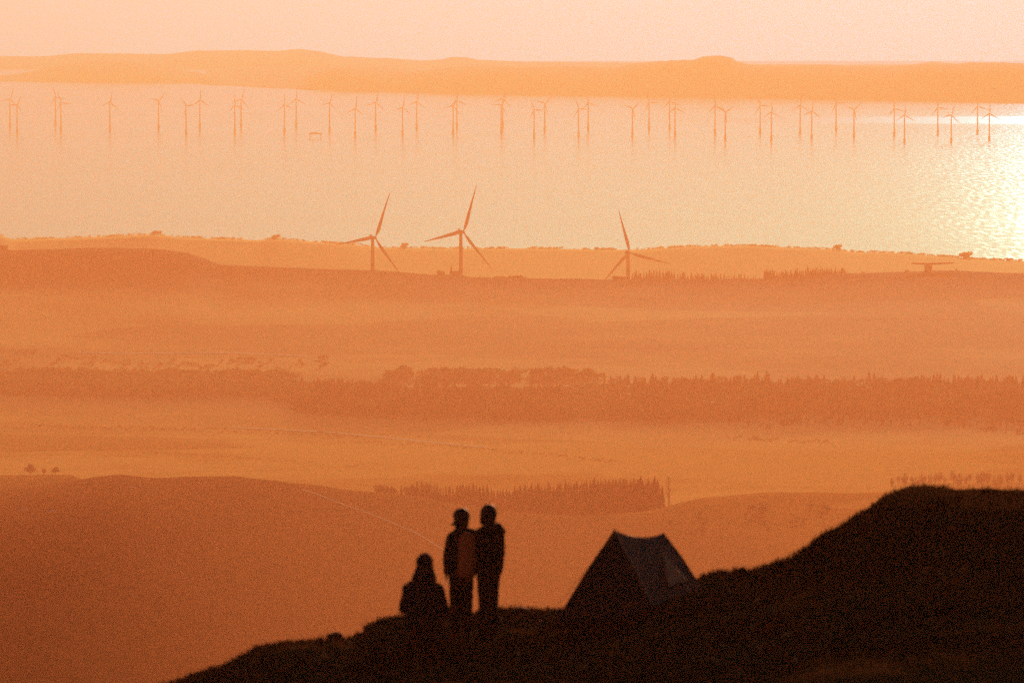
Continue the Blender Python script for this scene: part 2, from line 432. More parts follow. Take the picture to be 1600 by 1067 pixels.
def water_material():
    m, nt, b = new_mat('sea_water')
    L = nt.links.new
    tc = nt.nodes.new('ShaderNodeTexCoord')
    sp = nt.nodes.new('ShaderNodeSeparateXYZ'); L(tc.outputs['Object'], sp.inputs['Vector'])
    mp = nt.nodes.new('ShaderNodeMapping'); mp.inputs['Scale'].default_value = (0.00012, 0.0009, 1)
    L(tc.outputs['Object'], mp.inputs['Vector'])
    n1 = nt.nodes.new('ShaderNodeTexNoise'); n1.inputs['Scale'].default_value = 1.0; n1.inputs['Detail'].default_value = 5
    L(mp.outputs['Vector'], n1.inputs['Vector'])
    # ruffled and calm patches of water
    rr = nt.nodes.new('ShaderNodeMapRange')
    rr.inputs['From Min'].default_value = 0.35; rr.inputs['From Max'].default_value = 0.68
    rr.inputs['To Min'].default_value = ROUGH[0]; rr.inputs['To Max'].default_value = ROUGH[1]
    L(n1.outputs['Fac'], rr.inputs['Value'])
    # the wind-ruffled lane beyond the wind farm, broad to the east
    lane = nt.nodes.new('ShaderNodeMath'); lane.operation = 'SUBTRACT'; lane.inputs[1].default_value = 19790
    sx = nt.nodes.new('ShaderNodeMath'); sx.operation = 'MULTIPLY_ADD'; sx.inputs[1].default_value = 0.03
    L(sp.outputs['X'], sx.inputs[0]); L(sp.outputs['Y'], sx.inputs[2]); L(sx.outputs[0], lane.inputs[0])
    ab = nt.nodes.new('ShaderNodeMath'); ab.operation = 'ABSOLUTE'; L(lane.outputs[0], ab.inputs[0])
    lr = nt.nodes.new('ShaderNodeMapRange'); lr.inputs['From Min'].default_value = 800; lr.inputs['From Max'].default_value = 300
    L(ab.outputs[0], lr.inputs['Value'])
    xr = nt.nodes.new('ShaderNodeMapRange'); xr.inputs['From Min'].default_value = 250; xr.inputs['From Max'].default_value = 1300
    L(sp.outputs['X'], xr.inputs['Value'])
    mu = nt.nodes.new('ShaderNodeMath'); mu.operation = 'MULTIPLY'
    L(lr.outputs['Result'], mu.inputs[0]); L(xr.outputs['Result'], mu.inputs[1])
    # ruffled water close under the eastern shore
    ys = nt.nodes.new('ShaderNodeMapRange'); ys.inputs['From Min'].default_value = 16000; ys.inputs['From Max'].default_value = 9000
    yw = nt.nodes.new('ShaderNodeMath'); yw.operation = 'MULTIPLY_ADD'; yw.inputs[1].default_value = -5.0
    L(sp.outputs['X'], yw.inputs[0]); L(sp.outputs['Y'], yw.inputs[2]); L(yw.outputs[0], ys.inputs['Value'])
    xs_ = nt.nodes.new('ShaderNodeMapRange'); xs_.inputs['From Min'].default_value = 560; xs_.inputs['From Max'].default_value = 1080
    L(sp.outputs['X'], xs_.inputs['Value'])
    mm = nt.nodes.new('ShaderNodeMath'); mm.operation = 'MULTIPLY'; L(ys.outputs['Result'], mm.inputs[0]); L(xs_.outputs['Result'], mm.inputs[1])
    mxx = nt.nodes.new('ShaderNodeMath'); mxx.operation = 'MAXIMUM'; glt = nt.nodes.new('ShaderNodeTexNoise'); glt.inputs['Scale'].default_value = 1.0; glt.inputs['Detail'].default_value = 6
    gmp = nt.nodes.new('ShaderNodeMapping'); gmp.inputs['Scale'].default_value = (0.11, 0.011, 1); L(tc.outputs['Object'], gmp.inputs['Vector']); L(gmp.outputs['Vector'], glt.inputs['Vector'])
    gra = nt.nodes.new('ShaderNodeMapRange'); gra.inputs['From Min'].default_value = 0.48; gra.inputs['From Max'].default_value = 0.66; gra.inputs['To Min'].default_value = 0.04; gra.inputs['To Max'].default_value = 0.75
    L(glt.outputs['Fac'], gra.inputs['Value'])
    mm2 = nt.nodes.new('ShaderNodeMath'); mm2.operation = 'MULTIPLY'; L(mm.outputs[0], mm2.inputs[0]); L(gra.outputs['Result'], mm2.inputs[1])
    L(mm2.outputs[0], mxx.inputs[0]); L(mu.outputs[0], mxx.inputs[1])
    mu = mxx
    mx = nt.nodes.new('ShaderNodeMix'); mx.data_type = 'FLOAT'
    L(mu.outputs[0], mx.inputs['Factor']); L(rr.outputs['Result'], mx.inputs['A']); mx.inputs['B'].default_value = ROUGH[2]
    L(mx.outputs['Result'], b.inputs['Roughness'])
    b.inputs['Base Color'].default_value = (0.03, 0.028, 0.024, 1)
    # mean mirror strength of wavy sea seen at grazing angle: weak in the open, strong on the slick lanes
    ior = nt.nodes.new('ShaderNodeMapRange'); ior.inputs['To Min'].default_value = SEA_IOR[0]; ior.inputs['To Max'].default_value = SEA_IOR[1]
    nzi = nt.nodes.new('ShaderNodeMath'); nzi.operation = 'MULTIPLY_ADD'; nzi.inputs[1].default_value = 0.16; nzi.inputs[2].default_value = -0.07
    L(n1.outputs['Fac'], nzi.inputs[0])
    nzm = nt.nodes.new('ShaderNodeMath'); nzm.operation = 'ADD'; nzm.use_clamp = True; L(nzi.outputs[0], nzm.inputs[0]); L(mu.outputs[0], nzm.inputs[1])
    L(nzm.outputs[0], ior.inputs['Value']); L(ior.outputs['Result'], b.inputs['IOR'])
    w = nt.nodes.new('ShaderNodeTexNoise'); w.inputs['Scale'].default_value = 0.10; w.inputs['Detail'].default_value = 3
    mw = nt.nodes.new('ShaderNodeMapping'); mw.inputs['Scale'].default_value = (0.5, 1.6, 1)
    L(tc.outputs['Object'], mw.inputs['Vector']); L(mw.outputs['Vector'], w.inputs['Vector'])
    bp = nt.nodes.new('ShaderNodeBump'); bp.inputs['Strength'].default_value = 1.0; bp.inputs['Distance'].default_value = WAVE
    L(w.outputs['Fac'], bp.inputs['Height']); L(bp.outputs['Normal'], b.inputs['Normal'])
    return m


# ------------------------------------------------------------------ light and air
SUN_AZ, SUN_EL = 7.15, 8.0           # degrees right of the view axis / above the horizon
SUN_E = 3.2
SUN_COL = (1.0, 0.475, 0.24)
SKY_STRENGTH = 0.055
ROUGH = (0.155, 0.185, 0.46)
WAVE = 0.12
SEA_IOR = (1.04, 1.33)
HAZE_DENSITY = 21e-5
HAZE_COL = (1.0, 0.33, 0.145)
HAZE_G = 0.3

world = bpy.data.worlds.new('World')
S.world = world
world.use_nodes = True
wn = world.node_tree
bg = wn.nodes['Background']
sky = wn.nodes.new('ShaderNodeTexSky')
sky.sky_type = 'NISHITA'
sky.sun_disc = False
sky.sun_elevation = R(SUN_EL)
sky.sun_rotation = R(SUN_AZ)
sky.air_density = 0.6
sky.dust_density = 2.0
sky.ozone_density = 1.0
wtc = wn.nodes.new('ShaderNodeTexCoord')
wad = wn.nodes.new('ShaderNodeVectorMath'); wad.operation = 'ADD'; wad.inputs[1].default_value = (0, 0, 0.03)
wn.links.new(wtc.outputs['Generated'], wad.inputs[0])
wn.links.new(wad.outputs[0], sky.inputs['Vector'])
wmx = wn.nodes.new('ShaderNodeMix'); wmx.data_type = 'RGBA'; wmx.blend_type = 'MULTIPLY'
wmx.inputs['Factor'].default_value = 1.0
wmx.inputs['B'].default_value = (1.22, 0.71, 0.465, 1)     # evening warmth of the whole sky
wn.links.new(sky.outputs['Color'], wmx.inputs['A'])
wn.links.new(wmx.outputs['Result'], bg.inputs['Color'])
bg.inputs['Strength'].default_value = SKY_STRENGTH

sun_d = bpy.data.lights.new('sun', 'SUN')
sun_d.energy = SUN_E
sun_d.angle = R(0.5)
sun_d.color = SUN_COL
sun = bpy.data.objects.new('sun', sun_d)
COL.objects.link(sun)
az, el = R(SUN_AZ), R(SUN_EL)
to_sun = Vector((math.sin(az) * math.cos(el), math.cos(az) * math.cos(el), math.sin(el)))
sun.rotation_euler = to_sun.to_track_quat('Z', 'Y').to_euler()
sun.location = (0, 0, 1000)

M_water = water_material()

S.view_settings.view_transform = 'Standard'
S.view_settings.look = 'None'
S.view_settings.gamma = 1
S.view_settings.exposure = 0.37
S.render.engine = 'CYCLES'
S.cycles.volume_bounces = 1
S.cycles.max_bounces = 6
S.cycles.use_denoising = False
S.cycles.sampling_pattern = 'BLUE_NOISE'
S.cycles.sample_clamp_indirect = 4.0

hb = bmesh.new()
box(hb, (0, 20500, (H + 60 - 16) / 2), 60000, 44000, H + 60 + 16)
haze = from_bm('haze', hb, None, None, smooth=False)
hm = bpy.data.materials.new('haze_air')
hm.use_nodes = True
hn = hm.node_tree
for n in list(hn.nodes):
    if n.type == 'BSDF_PRINCIPLED': hn.nodes.remove(n)
pv = hn.nodes.new('ShaderNodeVolumePrincipled')
pv.inputs['Color'].default_value = (*HAZE_COL, 1)
pv.inputs['Absorption Color'].default_value = (1, 1, 1, 1)
pv.inputs['Density'].default_value = HAZE_DENSITY
pv.inputs['Anisotropy'].default_value = HAZE_G
hn.links.new(pv.outputs['Volume'], hn.nodes['Material Output'].inputs['Volume'])
haze.data.materials.append(hm)
tag(haze, 'warm evening haze filling the air over valley and sea', 'haze', kind='stuff')

# ------------------------------------------------------------------ the near hillside
YF = [(-800, 1500), (-300, 1290), (0, 1180), (265, 1067), (300, 1052), (345, 1038), (378, 1020), (396, 1010), (430, 1003), (480, 1000), (506, 1001), (516, 995), (524, 992), (534, 999), (548, 996),
      (564, 988), (570, 977), (596, 966), (630, 960), (700, 956), (790, 950), (870, 952), (960, 946), (1020, 928), (1060, 918), (1085, 906), (1100, 893), (1125, 887),
      (1150, 889), (1180, 885), (1230, 868), (1300, 826), (1350, 797), (1390, 769), (1415, 760), (1445, 756), (1510, 762), (1570, 764), (1620, 760), (1900, 740), (2300, 700)]
D0, DC = 55.0, 86.0


def hill_y(x, t):
    yf = lerp_line(YF, x) + 1.5
    yb = max(1115, yf + 60)
    return yb + (yf - yb) * t


def hill_z(x, d):
    """ground height at fan column x (photo px) and depth d"""
    if d < D0:
        z1 = P(x, hill_y(x, 0), D0).z
        t = d / D0
        return (H - 1.7) * (1 - t) + z1 * t
    if d <= DC:
        z = P(x, hill_y(x, (d - D0) / (DC - D0)), d).z
    else:
        z0 = P(x, hill_y(x, 1), DC).z
        k = d - DC
        z = z0 - 0.125 * k - 0.008 * k * k if k < 22 else z0 - 2.75 - 0.008 * 484 - (k - 22) * 0.46
    z += 0.27 * math.exp(-((x - 1075) / 55) ** 2 - ((d - 79.4) / 1.9) ** 2)
    lx = (x - 800) / F * max(d, D0)
    w = min(1, (d - D0) / 8) if d < DC else 1
    z += w * (0.07 * noise.noise(Vector((lx * 0.4, d * 0.3, 9))) + 0.05 * noise.noise(Vector((lx * 0.9, d * 0.7, 0))) + 0.03 * noise.noise(Vector((lx * 2.6, d * 2.0, 4))))
    return z


def hill_at(x, d):
    return Vector(((x - 800) / F * max(d, D0), d, hill_z(x, d)))


bm = bmesh.new()
ds = [-6, 0, 8, 16, 24, 32, 40, 46, 50] + [D0 + i * 0.35 for i in range(0, 120)] + [98 + i * 2 for i in range(12)] + [124 + 12 * i for i in range(38)]
xs = [-900 + i * 7 for i in range(0, 460)]
rows = []
for d in ds:
    rows.append([bm.verts.new(hill_at(x, max(d, 0)) if d >= 0 else Vector(((x - 800) / F * D0, d, H - 1.7))) for x in xs])
for A, B in zip(rows, rows[1:]):
    for i in range(len(xs) - 1):
        bm.faces.new((A[i], A[i + 1], B[i + 1], B[i]))
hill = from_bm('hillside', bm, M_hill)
tag(hill, 'dark grassy hillside in shadow under the people and tent', 'hillside', kind='structure')

# moor grass and heather on it
def grass_material():
    m, nt, b = new_mat('moor_grass')
    oi = nt.nodes.new('ShaderNodeTexCoord')
    nz = nt.nodes.new('ShaderNodeTexNoise'); nz.inputs['Scale'].default_value = 0.4; nz.inputs['Detail'].default_value = 4
    rp = nt.nodes.new('ShaderNodeValToRGB')
    e = rp.color_ramp.elements
    e[0].position, e[0].color = 0.53, (0.010, 0.016, 0.0135, 1)
    e[1].position, e[1].color = 0.67, (0.11, 0.058, 0.022, 1)
    mpp = nt.nodes.new('ShaderNodeMapping'); mpp.inputs['Scale'].default_value = (1, 0.3, 1); nt.links.new(oi.outputs['Object'], mpp.inputs['Vector'])
    nt.links.new(mpp.outputs['Vector'], nz.inputs['Vector']); nt.links.new(nz.outputs['Fac'], rp.inputs['Fac'])
    nt.links.new(rp.outputs['Color'], b.inputs['Base Color'])
    b.inputs['Roughness'].default_value = 0.9
    b.inputs['Specular IOR Level'].default_value = 0.03
    return m


rg = random.Random(3)
gv, gf = [], []
def blade(p, h, a, lean, w):
    dx, dy = math.cos(a), math.sin(a)
    sx, sy = -dy * w, dx * w
    i = len(gv)
    m = (p[0] + dx * lean * 0.35, p[1] + dy * lean * 0.35, p[2] + h * 0.6)
    t = (p[0] + dx * lean, p[1] + dy * lean, p[2] + h)
    gv.extend([(p[0] - sx, p[1] - sy, p[2] - 0.03), (p[0] + sx, p[1] + sy, p[2] - 0.03), (m[0] + sx * 0.7, m[1] + sy * 0.7, m[2]), (m[0] - sx * 0.7, m[1] - sy * 0.7, m[2]), t])
    gf.extend([(i, i + 1, i + 2, i + 3), (i + 3, i + 2, i + 4)])
for _ in range(52000):
    x = rg.uniform(-150, 1800)
    d = rg.uniform(62, 89)
    lx = (x - 800) / F * d
    dens = noise.noise(Vector((lx * 0.55, d * 0.35, 2)))
    if dens < -0.15 and rg.random() < 0.7: continue
    if 860 < x < 1100 and 76 < d < 86: 
        if rg.random() < 0.8: continue
    p = hill_at(x, d)
    h = rg.uniform(0.025, 0.07) * (1 + 0.9 * max(0, dens))
    blade(p, h, rg.uniform(0, 6.283), rg.uniform(0.01, 0.08), rg.uniform(0.004, 0.01))
for _ in range(240):   # taller tussocks
    x = rg.uniform(-100, 1750); d = rg.uniform(66, 88)
    if 870 < x < 1100 and d > 74: continue
    c = hill_at(x, d)
    n = rg.randint(14, 40); hh = rg.uniform(0.06, 0.13)
    for _k in range(n):
        a = rg.uniform(0, 6.283); r_ = rg.uniform(0, 0.12)
        blade((c.x + r_ * math.cos(a), c.y + r_ * math.sin(a), c.z - 0.01), hh * rg.uniform(0.6, 1.1), a, rg.uniform(0.02, 0.12), rg.uniform(0.005, 0.011))
gm = bpy.data.meshes.new('grass')
gm.from_pydata(gv, [], gf)
grass = link_mesh('grass', gm, grass_material())
tag(grass, 'rough dark moor grass and heather growing on the near hillside', 'grass', kind='stuff')

# ------------------------------------------------------------------ the valley country, out to the coast
A_CREST = [(-900, 790), (0, 764), (60, 760), (110, 752), (150, 744), (185, 741), (245, 747), (290, 744.5), (360, 743.5), (400, 748), (470, 756), (560, 767), (640, 773),
           (720, 787), (800, 800), (900, 806), (1000, 800), (1100, 778), (1200, 769), (1350, 768), (1600, 766), (2400, 764)]
T_CREST = [(-900, 392), (0, 390.5), (90, 389.5), (130, 388), (165, 387), (240, 389), (285, 393), (315, 402), (335, 411), (350, 414), (450, 418), (520, 421), (600, 423),
           (680, 429), (720, 430), (740, 433.5), (800, 434.5), (900, 435.5), (960, 437), (1000, 436), (1190, 436), (1230, 434), (1330, 427), (1400, 424.5), (1480, 423), (1600, 427), (2400, 432)]
C_CREST = [(-900, 372), (0, 368), (20, 374), (100, 372), (150, 370), (240, 366), (290, 371), (350, 373), (400, 375), (430, 373), (500, 378), (540, 381), (600, 387),
           (700, 388), (800, 388), (1000, 390), (1060, 386), (1110, 384), (1180, 384), (1230, 387), (1300, 389.5), (1340, 394), (1400, 395), (1480, 401), (1540, 405.5), (1600, 408), (2400, 420)]


def const(v): return lambda x: v
def crest(l, off=0): return lambda x: lerp_line(l, x) + off
def blend(x, a, b):
    t = min(1, max(0, (x - 40) / 860))
    t = t * t * (3 - 2 * t)
    return a + (b - a) * t


LINES = [(430, const(4100)), (700, lambda x: lerp_line(A_CREST, x) + blend(x, 650, 1900)), (1500, lambda x: lerp_line(A_CREST, x) + blend(x, 150, 1200)), (2500, lambda x: lerp_line(A_CREST, x) + blend(x, 38, 330)), (3200, lambda x: lerp_line(A_CREST, x) + blend(x, 8, 85)), (3500, crest(A_CREST)),
         (3750, lambda x: max(lerp_line(A_CREST, x) + 14, 776) if x > 190 else 742 + max(0, x - 110) / 80 * 34), (4050, lambda x: 768 + 0.004 * (x - 800)), (4500, lambda x: 704 + 0.006 * (x - 800)), (5000, lambda x: 648 + 0.006 * (x - 800)),
         (5600, const(600)), (6200, const(524)), (6700, lambda x: 0.55 * lerp_line(T_CREST, x) + 0.45 * 524), (6950, crest(T_CREST, 5)), (7000, crest(T_CREST)),
         (7120, crest(T_CREST, 22)), (7300, const(474)), (7900, const(440)), (8330, crest(C_CREST, 3)), (8400, crest(C_CREST)), (8600, const(411)), (8850, const(408.7)), (9200, const(396.5))]


def valley_z(x, d):
    for (d0, f0), (d1, f1) in zip(LINES, LINES[1:]):
        if d <= d1:
            z0, z1 = P(x, f0(x), d0).z, P(x, f1(x), d1).z
            t = min(1, max(0, (d - d0) / (d1 - d0)))
            z = z0 + (z1 - z0) * t
            break
    else:
        z = P(x, LINES[-1][1](x), LINES[-1][0]).z
    lx = (x - 800) / F * d
    amp = 0.9 if d < 8330 else 0.4
    z += amp * noise.noise(Vector((lx * 0.012, d * 0.006, 1))) + 0.45 * amp * noise.noise(Vector((lx * 0.045, d * 0.02, 7)))
    return z


def valley_at(x, d): return Vector(((x - 800) / F * d, d, valley_z(x, d)))


bm = bmesh.new()
ds = sorted(set([430, 500, 600] + [700 + 100 * i for i in range(26)] + [3300 + 25 * i for i in range(20)] + [3800 + 50 * i for i in range(60)] + [6800 + 20 * i for i in range(26)] + [7320 + 80 * i for i in range(12)] + [8270 + 15 * i for i in range(14)] + [8500, 8550, 8600, 8700, 8850, 9000, 9200]))
xs = [-900 + i * 10 for i in range(0, 331)]
rows = [[bm.verts.new(valley_at(x, d)) for x in xs] for d in ds]
for A, B in zip(rows, rows[1:]):
    for i in range(len(xs) - 1):
        bm.faces.new((A[i], A[i + 1], B[i + 1], B[i]))
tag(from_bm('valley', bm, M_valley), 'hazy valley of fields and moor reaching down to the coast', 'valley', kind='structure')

# pale track over the near moor
bm = bmesh.new()
prev = None
for i in range(60):
    t = i / 59
    x = 470 + 300 * t
    d = 3440 - 330 * t
    c = valley_at(x, d); c.z += 0.35
    a, b_ = bm.verts.new(c + Vector((0, -1.8, 0))), bm.verts.new(c + Vector((0, 1.8, 0)))
    if prev: bm.faces.new((prev[0], a, b_, prev[1]))
    prev = (a, b_)
tag(from_bm('path', bm, M_track), 'faint pale track slanting down the near dark moor', 'path', kind='structure')

def line_on_valley(pts, n):
    out = []
    for i in range(n):
        x = pts[0][0] + (pts[-1][0] - pts[0][0]) * i / (n - 1)
        y = line_top_simple(pts, x)
        d = min((abs(P(x, y, dd).z - valley_z(x, dd)), dd) for dd in range(3800, 6900, 20))[1]
        d = min((abs(P(x, y, dd).z - valley_z(x, dd)), dd) for dd in range(d - 20, d + 21, 2))[1]
        out.append((x, d))
    return out


def line_top_simple(pts, x):
    for (x0, y0), (x1, y1) in zip(pts, pts[1:]):
        if x0 <= x <= x1: return y0 + (y1 - y0) * (x - x0) / (x1 - x0)
    return pts[-1][1]


def ribbon(name, label, pts, w, n=60):
    bm = bmesh.new(); prev = None
    for x, d in line_on_valley(pts, n):
        c = valley_at(x, d); c.z += 0.6
        a, b_ = bm.verts.new(c + Vector((0, -w, -w * 0.02))), bm.verts.new(c + Vector((0, w, w * 0.02)))
        if prev: bm.faces.new((prev[0], a, b_, prev[1]))
        prev = (a, b_)
    tag(from_bm(name, bm, M_road), label, 'road', kind='structure')


M_road = mat_noise('pale_road', (0.5, 0.36, 0.22), (0.7, 0.5, 0.3), 0.02, 0.9)
ribbon('road', 'thin pale road across the upper left fields', [(120, 551), (190, 553), (350, 551.5), (480, 557)], 4)
ribbon('road', 'thin pale lane below the right plantation edge', [(905, 612), (960, 614), (1060, 623), (1180, 636)], 5)
ribbon('road', 'thin pale lane across the lower fields', [(360, 668), (520, 676), (640, 688), (760, 700)], 3)

# ------------------------------------------------------------------ sea and the far shore
bm = bmesh.new()
v = [bm.verts.new(c) for c in ((-26000, 8650, 0), (26000, 8650, 0), (26000, 41000, 0), (-26000, 41000, 0))]
bm.faces.new(v)
tag(from_bm('water', bm, M_water, smooth=False), 'calm sea firth shining under the low sun', 'water', kind='structure')


def sea_d(y): return H * F / (y - YH) * 1.0015


def hills_range(name, label, top, foot, depth, x0, x1, step=4, seed=1, rough=1.0, mat=None):
    """a range of hills: foot(x) = depth of its shore, top = outline of its crest"""
    bm = bmesh.new()
    xs = [x0 + i * step for i in range(int((x1 - x0) / step) + 1)]
    prof = [(-0.02, -0.06), (0, 0.0), (0.12, 0.22), (0.3, 0.5), (0.5, 0.72), (0.75, 0.92), (1.0, 1.0), (1.35, 0.8), (1.8, 0.3), (2.1, -0.1)]
    rows = []
    for t, hgt in prof:
        row = []
        for x in xs:
            df = foot(x)
            dcr = df + depth
            zc = P(x, lerp_line(top, x), dcr).z
            zc += rough * 3.0 * noise.noise(Vector((x * 0.03, seed, 0))) + rough * 2.0 * noise.noise(Vector((x * 0.11, seed, 3)))
            zc = max(zc, -6)
            d = df + depth * t
            hz = zc * hgt if 0 < hgt <= 1 else -8
            if 0 < hgt < 1: hz += 0.12 * zc * noise.noise(Vector((x * 0.012, t * 3, seed)))
            row.append(bm.verts.new(((x - 800) / F * d, d, hz)))
        rows.append(row)
    for A, B in zip(rows, rows[1:]):
        for i in range(len(xs) - 1):
            bm.faces.new((A[i], A[i + 1], B[i + 1], B[i]))
    o = from_bm(name, bm, mat or M_far)
    tag(o, label, 'hills', kind='structure')
    return o


SHORE = [(-900, 130), (0, 128.5), (300, 131), (340, 134), (440, 139.5), (540, 143), (700, 147), (900, 150), (1060, 152), (1300, 156), (1600, 161), (2400, 172)]
R_TOP = [(300, 160), (430, 141), (470, 126), (500, 112), (530, 106), (570, 108), (600, 112), (640, 113), (680, 108), (730, 104), (850, 105), (900, 104.5), (960, 106), (1000, 98.5), (1050, 95), (1085, 93), (1098, 88.5),
         (1125, 87.5), (1142, 90), (1152, 97), (1170, 101), (1210, 103.5), (1290, 101), (1330, 104.5), (1400, 104), (1440, 101), (1480, 100), (1520, 98.5), (1560, 98), (1600, 99.5), (1700, 104), (2400, 110)]
M_TOP = [(250, 130), (320, 117), (350, 109), (385, 105.5), (450, 104), (540, 103), (600, 105), (640, 109), (700, 122), (800, 135)]
L_TOP = [(-900, 110), (-300, 118), (-60, 128), (0, 120), (30, 116), (55, 111), (75, 105), (125, 98), (165, 96.5), (205, 97), (260, 105), (300, 112), (330, 118), (370, 127), (450, 131)]
FAR_TOP = [(-900, 95), (-300, 92), (0, 88), (60, 88.5), (130, 83.5), (200, 84), (255, 85), (310, 79.5), (390, 79), (430, 80), (470, 77), (495, 80), (540, 89), (600, 91), (660, 95), (690, 93.5), (705, 89.5), (725, 89.5),
           (750, 94), (820, 97), (900, 98), (985, 98.5), (1100, 100), (1180, 102), (1250, 101), (1300, 103), (1420, 102), (1458, 96.5), (1490, 100), (1600, 104), (2400, 104)]
hills_range('hills', 'nearest far-shore hills with a flat-topped knoll right of centre', R_TOP, lambda x: sea_d(lerp_line(SHORE, x)), 1200, 300, 2400, seed=2)
hills_range('hills', 'dark rounded headland hill on the far shore at left', L_TOP, lambda x: sea_d(lerp_line(SHORE, x)), 1400, -900, 450, seed=5)
hills_range('hills', 'middle pale hills between the left headland and the knoll range', M_TOP, lambda x: sea_d(lerp_line(SHORE, x) - 1.5), 4000, 250, 800, seed=8, mat=M_far_mid_hazed)
hills_range('hills', 'palest most distant hill range along the skyline', FAR_TOP, lambda x: 35500, 1500, -900, 2400, seed=11, mat=M_far_hazed)

# ------------------------------------------------------------------ wind turbines
def blade_mesh(name, L, chord, mat):
    bm = bmesh.new()
    prof = [(0.0, 0.32, 0.32, 0), (0.04, 0.34, 0.32, 0), (0.10, 0.62, 0.26, 0.12), (0.2, 1.0, 0.2, 0.18), (0.3, 0.92, 0.17, 0.15), (0.45, 0.74, 0.13, 0.1), (0.6, 0.56, 0.1, 0.06), (0.75, 0.41, 0.075, 0.03), (0.9, 0.25, 0.05, 0.0), (0.975, 0.13, 0.03, 0), (1.0, 0.03, 0.01, 0)]
    rings = []
    n = 10
    for t, c, th, off in prof:
        tw = R(18 * (1 - t) ** 2)
        ring = []
        for k in range(n):
            a = 2 * math.pi * k / n
            x, y = (math.cos(a) * 0.5 * c + off) * chord, math.sin(a) * 0.5 * th * chord
            x, y = x * math.cos(tw) - y * math.sin(tw), x * math.sin(tw) + y * math.cos(tw)
            ring.append(bm.verts.new((x, y + 0.03 * L * t * t, t * L)))
        rings.append(ring)
    for A, B in zip(rings, rings[1:]):
        for k in range(n): bm.faces.new((A[k], A[(k + 1) % n], B[(k + 1) % n], B[k]))
    bm.faces.new(rings[0][::-1]); bm.faces.new(rings[-1])
    bmesh.ops.recalc_face_normals(bm, faces=bm.faces)
    me = bpy.data.meshes.new(name)
    bm.to_mesh(me); bm.free()
    for p in me.polygons: p.use_smooth = True
    me.materials.append(mat)
    return me


def turbine(loc, hub_h, L, yaw, angle, r_base, r_top, mat, detail=True, blades=None, chord=None):
    """rotor looks along local +Y, a little ahead of the tower"""
    root = empty('wind_turbine', loc, yaw)
    bm = bmesh.new()
    n = 20
    pts = [(0, 0, -4), (0, 0, hub_h * 0.33), (0, 0, hub_h * 0.66), (0, 0, hub_h - L * 0.025)]
    tube(bm, pts, [r_base, r_base + (r_top - r_base) * 0.33, r_base + (r_top - r_base) * 0.66, r_top], n)
    from_bm('tower', bm, mat, root)
    s = L / 61.0
    bm = bmesh.new()
    # nacelle: rounded box tapering to the rear
    secs = [(4.2, 1.6, 1.7, 0.1), (3.6, 2.0, 2.1, 0.1), (0, 2.1, 2.3, 0.2), (-6, 2.0, 2.1, 0.3), (-8.6, 1.7, 1.6, 0.4), (-9.2, 1.2, 1.1, 0.5)]
    rings = []
    for y, hw, hh, zo in secs:
        ring = []
        for k in range(16):
            a = 2 * math.pi * k / 16
            ca, sa = math.cos(a), math.sin(a)
            ring.append(bm.verts.new((s * hw * math.copysign(abs(ca) ** 0.5, ca), s * y, hub_h + s * (zo + hh * math.copysign(abs(sa) ** 0.5, sa)))))
        rings.append(ring)
    for A, B in zip(rings, rings[1:]):
        for k in range(16): bm.faces.new((A[k], A[(k + 1) % 16], B[(k + 1) % 16], B[k]))
    bm.faces.new(rings[0][::-1]); bm.faces.new(rings[-1])
    nac = from_bm('nacelle', bm, mat, root)
    if detail:
        bm = bmesh.new()
        tube(bm, [(s * 0.9, s * -7.2, hub_h + s * 2.0), (s * 0.9, s * -7.2, hub_h + s * 4.6)], s * 0.28)
        box(bm, (s * 0.9, s * -7.2, hub_h + s * 4.7), s * 1.1, s * 0.5, s * 0.45)
        from_bm('sensor_mast', bm, mat, nac)
        bm = bmesh.new()
        box(bm, (0, s * -3.2, hub_h + s * 3.2), s * 2.0, s * 2.4, s * 1.9)
        bmesh.ops.bevel(bm, geom=bm.edges[:], offset=s * 0.3, segments=2, affect='EDGES')
        from_bm('cooler', bm, mat, nac)
    bm = bmesh.new()
    hy = s * 5.6
    rings = []
    for y, rr in ((-1.7, 1.5), (-1.2, 1.75), (0, 1.85), (1.0, 1.6), (1.8, 1.05), (2.2, 0.4)):
        rings.append([bm.verts.new((s * rr * math.cos(2 * math.pi * k / 16), hy + s * y, hub_h + s * rr * math.sin(2 * math.pi * k / 16))) for k in range(16)])
    for A, B in zip(rings, rings[1:]):
        for k in range(16): bm.faces.new((A[k], A[(k + 1) % 16], B[(k + 1) % 16], B[k]))
    bm.faces.new(rings[0][::-1]); bm.faces.new(rings[-1])
    from_bm('hub', bm, mat, root)
    me = blades or blade_mesh('blade', L * 0.985, chord or L * 0.075, mat)
    for k in range(3):
        o = link_mesh('blade', me, None, root)
        o.location = (0, hy, hub_h)
        o.rotation_euler = (0, R(angle + 120 * k), 0)
    return root


def near_turbine(xt, yhub, d, angle, yaw, Lpx, label):
    z0 = valley_z(xt, d)
    base = Vector(((xt - 800) / F * d, d, z0))
    hub = P(xt, yhub, d)
    L = Lpx / F * d
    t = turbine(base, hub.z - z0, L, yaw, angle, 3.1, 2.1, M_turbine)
    tag(t, label, 'wind turbine', 'wind turbines behind the ridge')


near_turbine(582, 372, 7540, 20.5, R(-33), 79, 'leftmost of the three large wind turbines behind the ridge')
near_turbine(720, 363, 7500, 17.5, R(-33), 80, 'middle and tallest of the three large wind turbines behind the ridge')
near_turbine(981.5, 395, 7620, -16.0, R(-22), 71, 'rightmost and lowest large wind turbine beside the ridge-top conifers')

